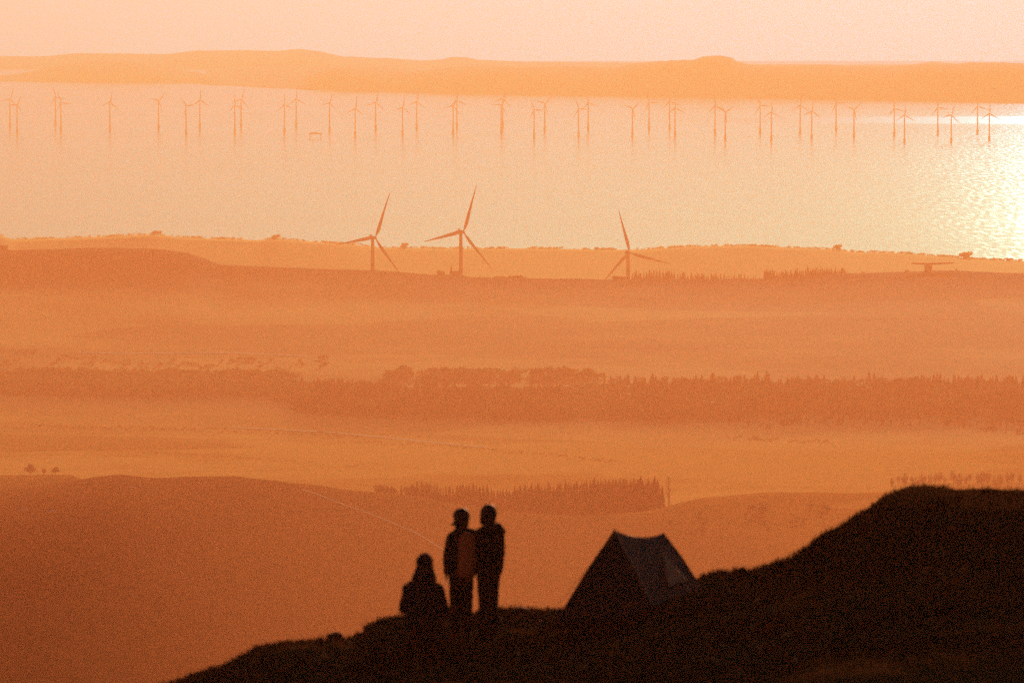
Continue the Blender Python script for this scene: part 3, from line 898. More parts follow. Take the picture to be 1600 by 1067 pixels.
OFF = [(16, 155, 18), (27, 164, 25), (87, 152, -20), (95.5, 161, -25), (172, 160, 10), (248, 158, 42), (291, 166, -42), (312.5, 157, 0), (367, 165, -8), (377, 156, 15),
       (444.5, 164, -5), (463, 155, -2), (515, 161, 15), (555, 170, 5), (587, 160, 12), (629, 168, 10), (651, 159, 8), (708, 166, 20), (714, 157, -5), (783, 164, 30), (785.5, 155, 15), (834.5, 172, -28),
       (851, 162, 45), (904, 170, -25), (919, 161, -12), (988, 170, 48), (1014, 160, -28), (1046, 159, -10), (1054.5, 169, -5), (1117, 166, -10), (1133, 175.5, 55), (1187.5, 165, -25), (1205, 175.5, 0),
       (1250, 165, 0), (1268, 174, 5), (1306, 161, -33), (1334, 171.5, 48), (1397, 170, -15), (1413, 180, 0), (1465, 168, -20), (1486, 180, 15), (1527, 166.5, -15), (1545.5, 177.5, 0)]
ORD = ['first', 'second', 'third', 'fourth', 'fifth', 'sixth', 'seventh', 'eighth', 'ninth', 'tenth', 'eleventh', 'twelfth', 'thirteenth', 'fourteenth', 'fifteenth', 'sixteenth', 'seventeenth',
       'eighteenth', 'nineteenth', 'twentieth', 'twenty-first', 'twenty-second', 'twenty-third', 'twenty-fourth']
proto = None
n_off = len(OFF)
for i, (x, yh, a) in enumerate(OFF):
    d = sea_d(yh + 43)
    pos = Vector(((x - 800) / F * d, d, 0))
    hz = P(x, yh, d).z
    if proto is None:
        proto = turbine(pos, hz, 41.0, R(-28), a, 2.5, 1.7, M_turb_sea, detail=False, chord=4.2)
        bm = bmesh.new()
        tube(bm, [(0, 0, -3), (0, 0, 13)], [3.6, 3.6], 16)
        tube(bm, [(0, 0, 13), (0, 0, 14)], [5.2, 5.2], 16)
        from_bm('foundation', bm, M_steel, proto)
        t, base_h = proto, hz
    else:
        t = copy_tree(proto)
        t.location = pos
        s = hz / base_h
        t.scale = (s, s, s)
        bl = [c for c in t.children if c.name.startswith('blade')]
        for k, c in enumerate(bl): c.rotation_euler = (0, R(a + 120 * k), 0)
    j, side = (i, 'left') if i < 22 else (n_off - 1 - i, 'right')
    tag(t, 'tiny hazy offshore wind turbine, ' + ORD[j] + ' from the ' + side + ' in the sea wind farm', 'wind turbine', 'offshore wind turbines standing in the sea')

# offshore platform left of centre
d = sea_d(216)
plat = empty('sea_platform', ((493 - 800) / F * d, d, 0))
tag(plat, 'faint low offshore platform on legs among the left sea turbines', 'platform')
bm = bmesh.new(); box(bm, (0, 0, 13), 40, 22, 3.2); box(bm, (-4, 0, 15.8), 24, 14, 2.4); from_bm('deck', bm, M_steel, plat, False)
for sx, sy in ((-17, -8), (17, -8), (-17, 8), (17, 8)):
    bm = bmesh.new(); tube(bm, [(sx, sy, -4), (sx * 0.95, sy, 11.35)], 1.0, 10); from_bm('leg', bm, M_steel, plat)

# ------------------------------------------------------------------ trees
def conifer_geo(bm, base, h, w, rnd, tiers=6):
    bx, by, bz = base
    lean = rnd.uniform(-0.03, 0.03)
    tube(bm, [(bx, by, bz - 0.6), (bx + lean * h * 0.4, by, bz + h * 0.4)], [w * 0.07, w * 0.04], 5)
    for t in range(tiers):
        f0 = 0.08 + 0.84 * t / tiers
        f1 = min(1.0, f0 + 1.55 / tiers)
        r0 = w * 0.5 * (1 - f0) ** 0.8 * rnd.uniform(0.8, 1.15)
        n = 9
        c = Vector((bx + lean * h * f1, by, bz + h * f1))
        ring = []
        for k in range(n):
            a = 2 * math.pi * (k + rnd.uniform(-0.3, 0.3)) / n
            rr = r0 * (rnd.uniform(0.85, 1.2) if k % 2 else rnd.uniform(0.5, 0.75))
            ring.append(bm.verts.new((bx + lean * h * f0 + rr * math.cos(a), by + rr * math.sin(a), bz + h * f0 - rr * 0.25 + rnd.uniform(-0.02, 0.02) * h)))
        tip = bm.verts.new(c)
        mid = bm.verts.new((bx + lean * h * f0, by, bz + h * f0 + 0.03 * h))
        for k in range(n):
            bm.faces.new((ring[k], ring[(k + 1) % n], tip))
            bm.faces.new((ring[(k + 1) % n], ring[k], mid))


def broad_geo(bm, base, h, w, rnd, leaves=150):
    bx, by, bz = base
    tube(bm, [(bx, by, bz - 0.6), (bx + 0.02 * h, by, bz + h * 0.3), (bx, by, bz + h * 0.65)], [h * 0.035, h * 0.026, h * 0.01], 5)
    for k in range(5):
        a = rnd.uniform(0, 6.283)
        tube(bm, [(bx + 0.01 * h, by, bz + h * (0.25 + 0.06 * k)), (bx + 0.3 * w * math.cos(a), by + 0.3 * w * math.sin(a), bz + h * (0.5 + 0.08 * k))], [h * 0.016, h * 0.005], 4)
    lobes = [(rnd.uniform(-0.26, 0.26) * w, rnd.uniform(-0.26, 0.26) * w, h * rnd.uniform(0.45, 0.78), rnd.uniform(0.16, 0.28) * w) for _ in range(8)]
    lobes.append((0, 0, h * 0.72, 0.28 * w))
    for _ in range(leaves):
        lx, ly, lz, lr = rnd.choice(lobes)
        v = Vector((rnd.gauss(0, 1), rnd.gauss(0, 1), rnd.gauss(0, 1))).normalized() * lr * rnd.uniform(0.55, 1.08)
        c = Vector((bx + lx, by + ly, bz + lz)) + v
        s = w * rnd.uniform(0.045, 0.09)
        q = Euler((rnd.uniform(0, 6.28), rnd.uniform(0, 6.28), rnd.uniform(0, 6.28))).to_matrix()
        vs = [bm.verts.new(c + q @ Vector(p)) for p in ((-s, -s * 0.7, 0), (s, -s * 0.7, 0), (s * 0.8, s, s * 0.3), (-s * 0.8, s * 0.8, 0))]
        bm.faces.new(vs)


def bush_geo(bm, base, h, w, rnd, leaves=90):
    bx, by, bz = base
    tube(bm, [(bx, by, bz - 0.8), (bx, by, bz + h * 0.4)], [h * 0.05, h * 0.02], 5)
    lobes = [(rnd.uniform(-0.34, 0.34) * w, rnd.uniform(-0.34, 0.34) * w, h * rnd.uniform(0.18, 0.6), rnd.uniform(0.16, 0.26) * w) for _ in range(7)]
    for _ in range(leaves):
        lx, ly, lz, lr = rnd.choice(lobes)
        v = Vector((rnd.gauss(0, 1), rnd.gauss(0, 1), rnd.gauss(0, 0.8))).normalized() * lr * rnd.uniform(0.4, 1.05)
        c = Vector((bx + lx, by + ly, bz + max(0, lz) + v.z * h / w)) + Vector((v.x, v.y, 0))
        sz = w * rnd.uniform(0.05, 0.1)
        q = Euler((rnd.uniform(0, 6.28), rnd.uniform(0, 6.28), rnd.uniform(0, 6.28))).to_matrix()
        bm.faces.new([bm.verts.new(c + q @ Vector(p)) for p in ((-sz, -sz * 0.7, 0), (sz, -sz * 0.7, 0), (sz * 0.8, sz, sz * 0.3), (-sz * 0.8, sz * 0.8, 0))])


def bare_geo(bm, base, h, rnd):
    bx, by, bz = base
    tube(bm, [(bx, by, bz - 0.5), (bx, by, bz + h * 0.5), (bx + rnd.uniform(-0.04, 0.04) * h, by, bz + h)], [h * 0.024, h * 0.015, h * 0.003], 5)
    for k in range(26):
        t = rnd.uniform(0.25, 0.95)
        a = rnd.uniform(0, 6.283)
        l = h * 0.22 * (1.15 - t)
        p = Vector((bx, by, bz + h * t))
        q = p + Vector((math.cos(a) * l * 0.7, math.sin(a) * l * 0.7, l * 1.1))
        tube(bm, [p, q], [h * 0.008, h * 0.003], 3)


def geo_mesh(name, fn, mat):
    bm = bmesh.new()
    fn(bm)
    me = bpy.data.meshes.new(name)
    bm.to_mesh(me); bm.free()
    me.materials.append(mat)
    return me


rt = random.Random(11)
CON = [geo_mesh('conifer', lambda b: conifer_geo(b, (0, 0, 0), 10, rt.uniform(3.6, 5.2), rt), M_conifer) for _ in range(6)]
BRO = [geo_mesh('broadleaf_tree', lambda b: broad_geo(b, (0, 0, 0), 10, rt.uniform(8, 10.5), rt, 260), M_broad) for _ in range(4)]
BROC = [geo_mesh('broadleaf_tree', lambda b: bush_geo(b, (0, 0, 0), 10, rt.uniform(10, 13), rt, 260), M_coast_tree) for _ in range(3)]
M_slim = leafy(mat_noise('thin_leaves', (0.08, 0.05, 0.02), (0.13, 0.08, 0.03), 0.3, 0.9, spec=0.05), (0.22, 0.12, 0.035), 0.5)
SLIM = [geo_mesh('broadleaf_tree', lambda b: broad_geo(b, (0, 0, 0), 10, rt.uniform(8, 10), rt, 110), M_slim) for _ in range(3)]
BUSH = [geo_mesh('bush', lambda b: bush_geo(b, (0, 0, 0), 10, rt.uniform(10, 14), rt, 260), M_broad) for _ in range(3)]
BAR = [geo_mesh('bare_tree', lambda b: bare_geo(b, (0, 0, 0), 10, rt), M_bark) for _ in range(3)]


def put_tree(kind, x, d, hpx, label, group, cat='tree', sink=0.3, wide=1.0, ytop=None, pool=None):
    pool = pool or {'conifer': CON, 'broadleaf_tree': BRO, 'bare_tree': BAR, 'bush': BUSH}[kind]
    o = link_mesh(kind, rt.choice(pool))
    p = valley_at(x, d)
    if ytop is not None:
        hgt = max(2.0, P(x, ytop, d).z - p.z)
    else:
        hgt = hpx / F * d
    o.location = (p.x, p.y, p.z - sink)
    s = hgt / 10
    o.scale = (s * wide * rt.uniform(0.85, 1.15), s * wide * rt.uniform(0.85, 1.15), s)
    o.rotation_euler = (0, 0, rt.uniform(0, 6.28))
    return tag(o, label, cat, group)


# conifers of the plantation behind the near moor
A_TREES = [(596, 757), (606, 755), (615, 760), (640, 757), (652, 752), (664, 751), (676, 751), (690, 760), (706, 757), (722, 753), (735, 752), (748, 754), (762, 754), (778, 764), (796, 764), (806, 758), (820, 757), (834, 755),
           (848, 753), (862, 753), (876, 750), (890, 750), (904, 749), (918, 748), (932, 746), (946, 745), (960, 746), (974, 743), (988, 745), (1002, 744), (1014, 746), (1026, 743), (1034, 752)]
def line_top(pts, x):
    for (x0, y0), (x1, y1) in zip(pts, pts[1:]):
        if x0 <= x <= x1: return y0 + (y1 - y0) * (x - x0) / (x1 - x0)
    return pts[0][1] if x < pts[0][0] else pts[-1][1]
x = 590.0
while x < 1036:
    yt = line_top(A_TREES, x)
    if x < 680 and rt.random() < 0.5:
        put_tree('broadleaf_tree', x, rt.uniform(3560, 3640), 0, 'rounded tree at the left end of the dark plantation below the fields', 'round trees beside the plantation', ytop=yt + rt.uniform(-2, 4), wide=1.0)
    else:
        put_tree('conifer', x, rt.uniform(3560, 3680), 0, 'conifer in the front row of the dark plantation behind the standing people', 'conifers of the plantation', ytop=yt + rt.uniform(-3, 5), wide=1.0)
    x += rt.uniform(3.5, 7)
put_tree('bare_tree', 1046, 3600, 0, 'lone thin tree just right of the dark plantation', None, ytop=742)
# the trees standing on the crest of the near moor, at left
for x, yt, w in ((45, 725, 1.2), (66, 731, 0.9), (84, 729, 1.1)):
    lab = {45: 'largest of three bushy trees on the near crest at left', 66: 'smallest of three bushy trees on the near crest at left', 84: 'rightmost of three bushy trees on the near crest at left'}[x]
    put_tree('broadleaf_tree', x, 3745, 0, lab, 'three bushy trees at left', ytop=yt, wide=w)
# faint bare trees over the dark hilltop
for i in range(22):
    x = 1395 + i * 9.5 + rt.uniform(-3, 3)
    put_tree('broadleaf_tree', x, 4080 + rt.uniform(-40, 60), 0, 'faint slender tree in the hazy row above the dark hilltop', 'slender trees above the hilltop', ytop=rt.uniform(733, 747), wide=rt.uniform(0.4, 0.6), pool=SLIM)

# trees along the ridge
def ridge_trees(x0, x1, tops, step, kind, label, group, d0=7010, d1=7050, wide=1.0, jit=3):
    x = x0
    while x < x1:
        put_tree(kind, x, rt.uniform(d0, d1), 0, label, group, ytop=line_top(tops, x) + rt.uniform(-jit, jit), wide=wide)
        x += step * rt.uniform(0.7, 1.3)
ridge_trees(988, 1188, [(985, 428), (995, 423), (1030, 422), (1060, 424), (1085, 427), (1120, 427), (1160, 429), (1190, 431)], 4.2, 'conifer', 'low conifer in the ridge-top row right of the third turbine', 'low ridge conifers', wide=1.1)
ridge_trees(1195, 1326, [(1193, 422), (1200, 420), (1215, 420), (1232, 424), (1245, 419), (1265, 418), (1285, 416), (1300, 419), (1315, 418), (1326, 424)], 3.2, 'conifer', 'taller conifer in the dense clump on the ridge top', 'dense ridge conifers', wide=1.1)
for x, yt in ((1349, 422), (1419, 419)):
    put_tree('bush', x, 7010, 0, {1349: 'small bush on the ridge right of the conifer clump', 1419: 'small bush on the ridge left of the winged structure'}[x], None, ytop=yt, wide=1.2)
put_tree('bush', 1494, 7010, 0, 'small bush on the ridge right of the winged structure', None, ytop=418, wide=0.9)
for x, yt, k, lab in ((691, 417, 'bush', 'round bush on the ridge left of the middle turbine'), (705, 413, 'conifer', 'pointed tree on the ridge left of the middle turbine'), (712, 419, 'bush', 'low bush at the foot of the middle turbine'),
                      (750, 424, 'bare_tree', 'thin tree on the ridge under the middle turbine blade'), (762, 427, 'bare_tree', 'thin low tree on the ridge right of the middle turbine'),
                      (952, 426, 'bare_tree', 'bent bare tree on the ridge left of the third turbine'), (965, 427, 'bush', 'bush on the ridge under the third turbine blade'), (977, 428, 'bush', 'bush at the foot of the third turbine')):
    put_tree(k, x, 7020, 0, lab, None, ytop=yt)
ridge_trees(776, 822, [(775, 429), (790, 427), (808, 425), (822, 430)], 7, 'bush', 'low bush in the ridge hedge right of the middle turbine', 'ridge hedge bushes', wide=1.5, jit=1)

# trees that stand out along the coast
for x, yt, w, lab in ((632, 376, 0.8, 'tall tree on the coast between the left and middle turbines'), (430, 364, 1.6, 'broad clump on the coast left of the left turbine'), (1308, 379, 1.2, 'tree on the coast below the sea glitter'),
                      (1508, 390, 1.3, 'spreading tree on the coast against the bright glitter'), (1578, 401, 1.2, 'small tree on the coast at the far right against glitter'), (245, 358, 1.7, 'broad tree clump on the coast behind the left knoll')):
    put_tree('broadleaf_tree', x, 8398, 0, lab, 'single coast trees', ytop=yt, wide=w, pool=BROC)


def wood(name, label, x0, x1, d0, d1, n, hpx, seed, kind='conifer', keep=None, mat=None, wide=(0.4, 0.6), hvar=(0.7, 1.2)):
    """a far wood that reads as one mass"""
    r2 = random.Random(seed)
    bm = bmesh.new()
    for _ in range(n):
        x, d = r2.uniform(x0, x1), r2.uniform(d0, d1)
        if keep and not keep(x, d, r2): continue
        p = valley_at(x, d)
        h = hpx / F * d * r2.uniform(*hvar) * min(1.0, 0.4 + 0.6 * (d - d0) / max(1, 0.55 * (d1 - d0)))
        if kind == 'conifer' and noise.noise(Vector((x * 0.02, d * 0.01, 3))) + r2.uniform(-0.3, 0.3) > -0.02: bush_geo(bm, p, h * r2.uniform(0.7, 1.0), h * r2.uniform(0.7, 1.1), r2, 30)
        elif kind == 'conifer': conifer_geo(bm, p, h, h * r2.uniform(*wide), r2, 4)
        else: bush_geo(bm, p, h, h * r2.uniform(1.1, 1.9), r2, 40)
    me = bpy.data.meshes.new(name)
    bm.to_mesh(me); bm.free()
    o = link_mesh(name, me, mat or (M_conifer if kind == 'conifer' else M_broad))
    tag(o, label, 'woodland', kind='stuff')
    return o


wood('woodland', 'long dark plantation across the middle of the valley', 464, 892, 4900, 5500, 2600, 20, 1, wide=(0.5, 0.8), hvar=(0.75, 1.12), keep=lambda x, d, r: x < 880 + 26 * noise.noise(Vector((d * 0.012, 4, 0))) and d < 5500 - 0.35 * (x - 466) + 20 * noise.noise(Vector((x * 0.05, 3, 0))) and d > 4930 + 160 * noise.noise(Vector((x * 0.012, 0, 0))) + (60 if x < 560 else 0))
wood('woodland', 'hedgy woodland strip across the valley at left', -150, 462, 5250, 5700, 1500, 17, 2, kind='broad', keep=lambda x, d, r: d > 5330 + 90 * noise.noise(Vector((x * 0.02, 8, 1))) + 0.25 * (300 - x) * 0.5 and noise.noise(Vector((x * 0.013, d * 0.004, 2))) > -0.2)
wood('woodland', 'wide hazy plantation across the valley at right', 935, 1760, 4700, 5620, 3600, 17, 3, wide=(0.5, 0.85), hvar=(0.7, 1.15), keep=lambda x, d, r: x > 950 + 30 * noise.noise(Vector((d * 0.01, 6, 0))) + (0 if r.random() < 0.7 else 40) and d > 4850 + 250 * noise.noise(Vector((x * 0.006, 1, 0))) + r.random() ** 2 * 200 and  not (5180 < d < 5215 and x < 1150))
wood('woodland', 'loose scrub between the two valley plantations', 862, 968, 4960, 5480, 420, 13, 12, kind='broad')
wood('woodland', 'paler woodland strip behind the long dark plantation', 600, 935, 5600, 5720, 260, 14, 4, kind='broad', keep=lambda x, d, r: noise.noise(Vector((x * 0.03, 3, 2))) > -0.2)
def hedge(label, pts, hpx, n, seed, thick=14):
    r2 = random.Random(seed)
    bm = bmesh.new()
    for x, d in line_on_valley(pts, n):
        if noise.noise(Vector((x * 0.02, seed, 0))) < -0.25: continue
        x, d = x + r2.uniform(-2, 2), d + r2.uniform(-thick, thick)
        p = valley_at(x, d); h = hpx / F * d * r2.uniform(0.5, 1.3)
        bush_geo(bm, p, h, h * r2.uniform(1.2, 2.4), r2, 26)
    me = bpy.data.meshes.new('hedge'); bm.to_mesh(me); bm.free()
    tag(link_mesh('hedge', me, M_broad), label, 'hedge')


hedge('long dark hedgerow across the lower left fields', [(0, 667), (200, 670), (400, 674), (560, 681)], 3.5, 150, 21, 25)
hedge('dark hedgerow slanting through the lower middle fields', [(560, 690), (700, 697), (860, 712), (960, 722)], 3.2, 110, 22, 22)
hedge('short hedgerow on the lower right fields', [(1120, 684), (1200, 686), (1300, 692)], 4, 50, 23, 30)
hedge('broken hedgerow on the lowest left fields', [(0, 694), (150, 702), (330, 712), (560, 728)], 2.5, 120, 24, 16)
hedge('hedgerow along the upper left fields', [(0, 548), (60, 552), (180, 566), (330, 573)], 5, 80, 25, 22)
hedge('thin hedgerow high on the right slope', [(900, 505), (1200, 498), (1600, 500)], 1.6, 120, 26, 10)
wood('woodland', 'dark plantation trees behind its front row', 690, 1030, 3660, 3740, 260, 34, 5, keep=lambda x, d, r: x > 800 or r.random() < 0.4)
wood('woodland', 'line of bushes and low trees along the coast', -200, 1700, 8380, 8430, 2600, 5.0, 6, kind='broad', mat=M_coast_tree, keep=lambda x, d, r: r.random() < 0.5 + 1.1 * noise.noise(Vector((x * 0.024, 5, 2))))
wood('woodland', 'scattered hedgerow bushes on the upper left fields', -100, 520, 5720, 5900, 60, 9, 7, kind='broad', keep=lambda x, d, r: d > 5720 + (200 - x) * 0.3)
wood('woodland', 'scattered bushes on the hazy slope left of the dark hill', 1040, 1300, 3250, 3420, 40, 11, 8, kind='broad', keep=lambda x, d, r: noise.noise(Vector((x * 0.03, 9, 2))) > 0.0)

# ------------------------------------------------------------------ small built things on the ridge
pr = valley_at(1455, 7015)
st = empty('hilltop_structure', (pr.x, pr.y, pr.z))
tag(st, 'low dark block on the ridge with two wide thin horizontal wings', 'structure')
k = 7015 / F
bm = bmesh.new(); box(bm, (-4 * k, 0, 4.2), 11 * k, 9, 9.4)
bmesh.ops.bevel(bm, geom=[e for e in bm.edges], offset=0.25, segments=1, affect='EDGES')
from_bm('block', bm, M_block, st, False)
zt = P(1455, 413, 7015).z - pr.z
bm = bmesh.new(); box(bm, (-4 * k, 0, (8.9 + zt) / 2), 5 * k, 4, abs(zt - 8.9) + 1.0); from_bm('neck', bm, M_block, st, False)
for sgn, x_end in ((-1, -32), (1, 37)):
    bm = bmesh.new()
    rings = []
    for t in (0, 0.25, 0.6, 0.9, 1.0):
        xx = (-4 + (x_end + 4) * t) * k + sgn * 0.03
        hz_ = 1.5 * (1 - 0.35 * t) * (0.3 if t == 1 else 1)
        zz = zt + (1.6 if sgn > 0 else 1.0) * t
        rings.append([bm.verts.new((xx, yy, zz + dz * hz_)) for yy, dz in ((-3, -0.6), (3, -0.6), (3.4, 0.5), (0, 1.0), (-3.4, 0.5))])
    for A, B in zip(rings, rings[1:]):
        for q in range(5): bm.faces.new((A[q], A[(q + 1) % 5], B[(q + 1) % 5], B[q]))
    bm.faces.new(rings[0]); bm.faces.new(rings[-1])
    from_bm('wing', bm, M_block, st, False)

ph = valley_at(3, 7012)
hut = empty('hut', (ph.x, ph.y, ph.z))
tag(hut, 'small dark hut on the ridge at the left edge', 'hut')
bm = bmesh.new(); box(bm, (0, 0, 2.6), 14, 9, 6.4); from_bm('wall', bm, M_block, hut, False)
bm = bmesh.new()
vs = [bm.verts.new(c) for c in ((-7.6, -5.2, 5.82), (7.6, -5.2, 5.82), (7.6, 5.2, 5.82), (-7.6, 5.2, 5.82), (-7.6, 0, 7.6), (7.6, 0, 7.6))]
for f_ in ((0, 1, 5, 4), (2, 3, 4, 5), (0, 4, 3), (1, 2, 5), (0, 3, 2, 1)): bm.faces.new([vs[i] for i in f_])
from_bm('roof', bm, M_block, hut, False)


def rock_mesh(name, mat, seed, sub=3):
    bm = bmesh.new()
    bmesh.ops.create_icosphere(bm, subdivisions=sub, radius=1)
    for v in bm.verts:
        n = v.co.normalized()
        v.co = n * (1 + 0.28 * noise.noise(n * 1.3 + Vector((seed, 0, 0))) + 0.1 * noise.noise(n * 4 + Vector((0, seed, 0))))
        v.co.z = max(v.co.z, -0.5)
    me = bpy.data.meshes.new(name)
    bm.to_mesh(me); bm.free()
    for p in me.polygons: p.use_smooth = True
    me.materials.append(mat)
    return me


for x, y, lab in ((33, 797, 'leftmost pale boulder on the near dark moor'), (78, 799, 'second pale boulder on the near dark moor'), (203, 762, 'small pale boulder just under the moor crest')):
    d = 3160 if y > 780 else 3380
    # find the depth on the moor that shows at that row
    best = min((abs(P(x, y, dd).z - valley_z(x, dd)), dd) for dd in range(1600, 3480, 10))[1]
    p = valley_at(x, best)
    o = link_mesh('boulder', rock_mesh('boulder', M_pale_rock, x, 2)); o.location = p; o.scale = (2.2, 1.2, 0.8)
    tag(o, lab, 'boulder', 'pale boulders on the moor')

# ------------------------------------------------------------------ the hillside: rocks, tent, people
p = hill_at(815, 85.6)
o = link_mesh('boulder', rock_mesh('boulder', M_rock, 21)); o.location = p + Vector((0, 0, 0.0)); o.scale = (0.13, 0.12, 0.085)
tag(o, 'small dark stone on the hill edge between people and tent', 'boulder')
p = hill_at(522, 84.8)
o = link_mesh('boulder', rock_mesh('boulder', M_rock, 31)); o.location = p; o.scale = (0.12, 0.10, 0.06)
tag(o, 'small dark stone on the hill edge left of the seated person', 'boulder')

# ---- tent
TD = 81.5
tk = TD / F
def TP(x, y, dd=0.0): return P(x, y, TD + dd)
T0 = hill_at(960, TD)
tent = empty('tent', T0)
tag(tent, 'dark two-peaked ridge tent pitched on the grassy hillside', 'tent')
def loc(v): return Vector(v) - T0
R1, R2 = loc(TP(960, 827, 0.0)), loc(TP(1037, 832, 0.75))
def GC(x, dd): return loc(hill_at(x, TD + dd)) + Vector((0, 0, 0.015))
Lc, Fc, Qc, Bc = GC(857, 0.1), GC(1024, -0.6), GC(1104, 0.5), GC(985, 1.9)
TC = (Lc + Fc + Qc + Bc + R1 + R2) / 6


def panel(bm, quad, nu=14, nv=14, sag=0.0, edge_sag=(0, 0), crease=0.0):
    """curved cloth between a ridge edge (quad[0]-quad[1]) and a ground edge (quad[3]-quad[2])"""
    a, b, c, d = [Vector(q) for q in quad]
    nrm = (b - a + c - d).cross(d - a + c - b).normalized()
    if nrm.dot(TC - (a + b + c + d) / 4) < 0: nrm = -nrm
    grid = []
    for i in range(nv + 1):
        t = i / nv
        row = []
        for j in range(nu + 1):
            s = j / nu
            p = (a * (1 - s) + b * s) * (1 - t) + (d * (1 - s) + c * s) * t
            p = p + nrm * sag * math.sin(math.pi * t) * (0.3 + 0.7 * math.sin(math.pi * s))
            p.z -= edge_sag[0] * (4 * s * (1 - s)) ** 0.8 * (1 - t) ** 2
            p.z += edge_sag[1] * 4 * s * (1 - s) * t ** 4
            p = p + nrm * 0.006 * noise.noise(p * 5.0)
            if crease:
                p = p + nrm * crease * (abs(noise.noise(Vector((s * 3.2 + t * 2.2, t * 1.1 - s * 0.8, 4)))) - 0.2) * math.sin(math.pi * min(1, max(0, t))) * (1 if 0 < s < 1 else 0)
            w = p + T0
            p.z += (hill_z(800 + w.x / w.y * F, w.y) + 0.012 - w.z) * t ** 5
            row.append(bm.verts.new(p))
        grid.append(row)
    for A, B in zip(grid, grid[1:]):
        for j in range(nu):
            if (A[j].co - A[j + 1].co).length < 1e-5:
                bm.faces.new((A[j], B[j + 1], B[j]))
            else:
                bm.faces.new((A[j], A[j + 1], B[j + 1], B[j]))


bm = bmesh.new()
RS = 0.085
panel(bm, (R1, R1 + Vector((1e-7, 0, 0)), Fc, Lc), sag=0.03, edge_sag=(0, 0.05))
panel(bm, (R2, R2 + Vector((1e-7, 0, 0)), Bc, Qc), sag=0.03, edge_sag=(0, 0.04))
panel(bm, (R2, R1, Lc, Bc), sag=0.06, edge_sag=(RS, 0.04))
bmesh.ops.remove_doubles(bm, verts=bm.verts, dist=0.0005)
cn = from_bm('canopy', bm, M_tent, tent)
bm = bmesh.new()
panel(bm, (R1, R2, Qc, Fc), nu=26, nv=26, sag=0.05, edge_sag=(RS, 0.05), crease=0.022)
side_cloth = from_bm('side_panel', bm, M_tent_side, tent)  # right-hand side of the tent, lighter grey than the canopy
tag(side_cloth, 'greyer creased side panel of the tent')
so = side_cloth.modifiers.new('cloth', 'SOLIDIFY'); so.thickness = 0.004
so = cn.modifiers.new('cloth', 'SOLIDIFY'); so.thickness = 0.004
# seam along the near corner of the canopy
bm = bmesh.new()
seam = []
for i in range(9):
    t = i / 8
    q = R1 * (1 - t) + Fc * t
    seam.append(q + Vector((-0.004, -0.016, 0.012)))
tube(bm, seam, 0.011, 6)
from_bm('seam', bm, M_flap, tent)
# rolled-back pale door flap on the right-hand panel
bm = bmesh.new()
def on_panel(s, t, off=0.03):
    a, b, c, d = R1, R2, Qc, Fc
    nrm = (b - a + c - d).cross(d - a + c - b).normalized()
    if nrm.y > 0: nrm = -nrm
    p = (a * (1 - s) + b * s) * (1 - t) + (d * (1 - s) + c * s) * t
    p.z -= RS * (4 * s * (1 - s)) ** 0.8 * (1 - t) ** 2
    return p + nrm * off
g0 = []
for i in range(11):
    t = 0.36 + 0.5 * i / 10
    row = []
    for j in range(5):
        w = j / 4
        s_l = 0.62 - 0.28 * (i / 10)
        wd = 0.05 + 0.34 * (i / 10) ** 1.2
        row.append(bm.verts.new(on_panel(s_l + wd * w, t, 0.055 + 0.03 * math.sin(math.pi * w))))
    g0.append(row)
for A, B in zip(g0, g0[1:]):
    for j in range(4): bm.faces.new((A[j], A[j + 1], B[j + 1], B[j]))
fl = from_bm('door_flap', bm, M_flap, tent)
so = fl.modifiers.new('cloth', 'SOLIDIFY'); so.thickness = 0.01
tag(fl, 'pale door flap of the tent')
for q in (R1, R2):
    bm = bmesh.new()
    gd = T0.y + q.y
    gz = hill_z(800 + (T0.x + q.x) / gd * F, gd) - T0.z - 0.02
    tube(bm, [(q.x, q.y + 0.02, gz), (q.x, q.y + 0.01, q.z + 0.004)], 0.010, 8)
    from_bm('pole', bm, M_peg, tent)
def guy(a, b):
    bm = bmesh.new(); tube(bm, [a, (Vector(a) + Vector(b)) / 2 - Vector((0, 0, 0.01)), b], 0.0028, 5); from_bm('guy_line', bm, M_cord, tent)
    bm = bmesh.new(); b = Vector(b); tube(bm, [b - Vector((0.02, 0, 0.1)), b + Vector((0.01, 0, 0.05))], 0.006, 6); from_bm('peg', bm, M_peg, tent)
gl = hill_at(845, TD - 0.3) - T0
guy(R1 * 0.62 + Lc * 0.38, gl + Vector((0, 0, 0.02)))


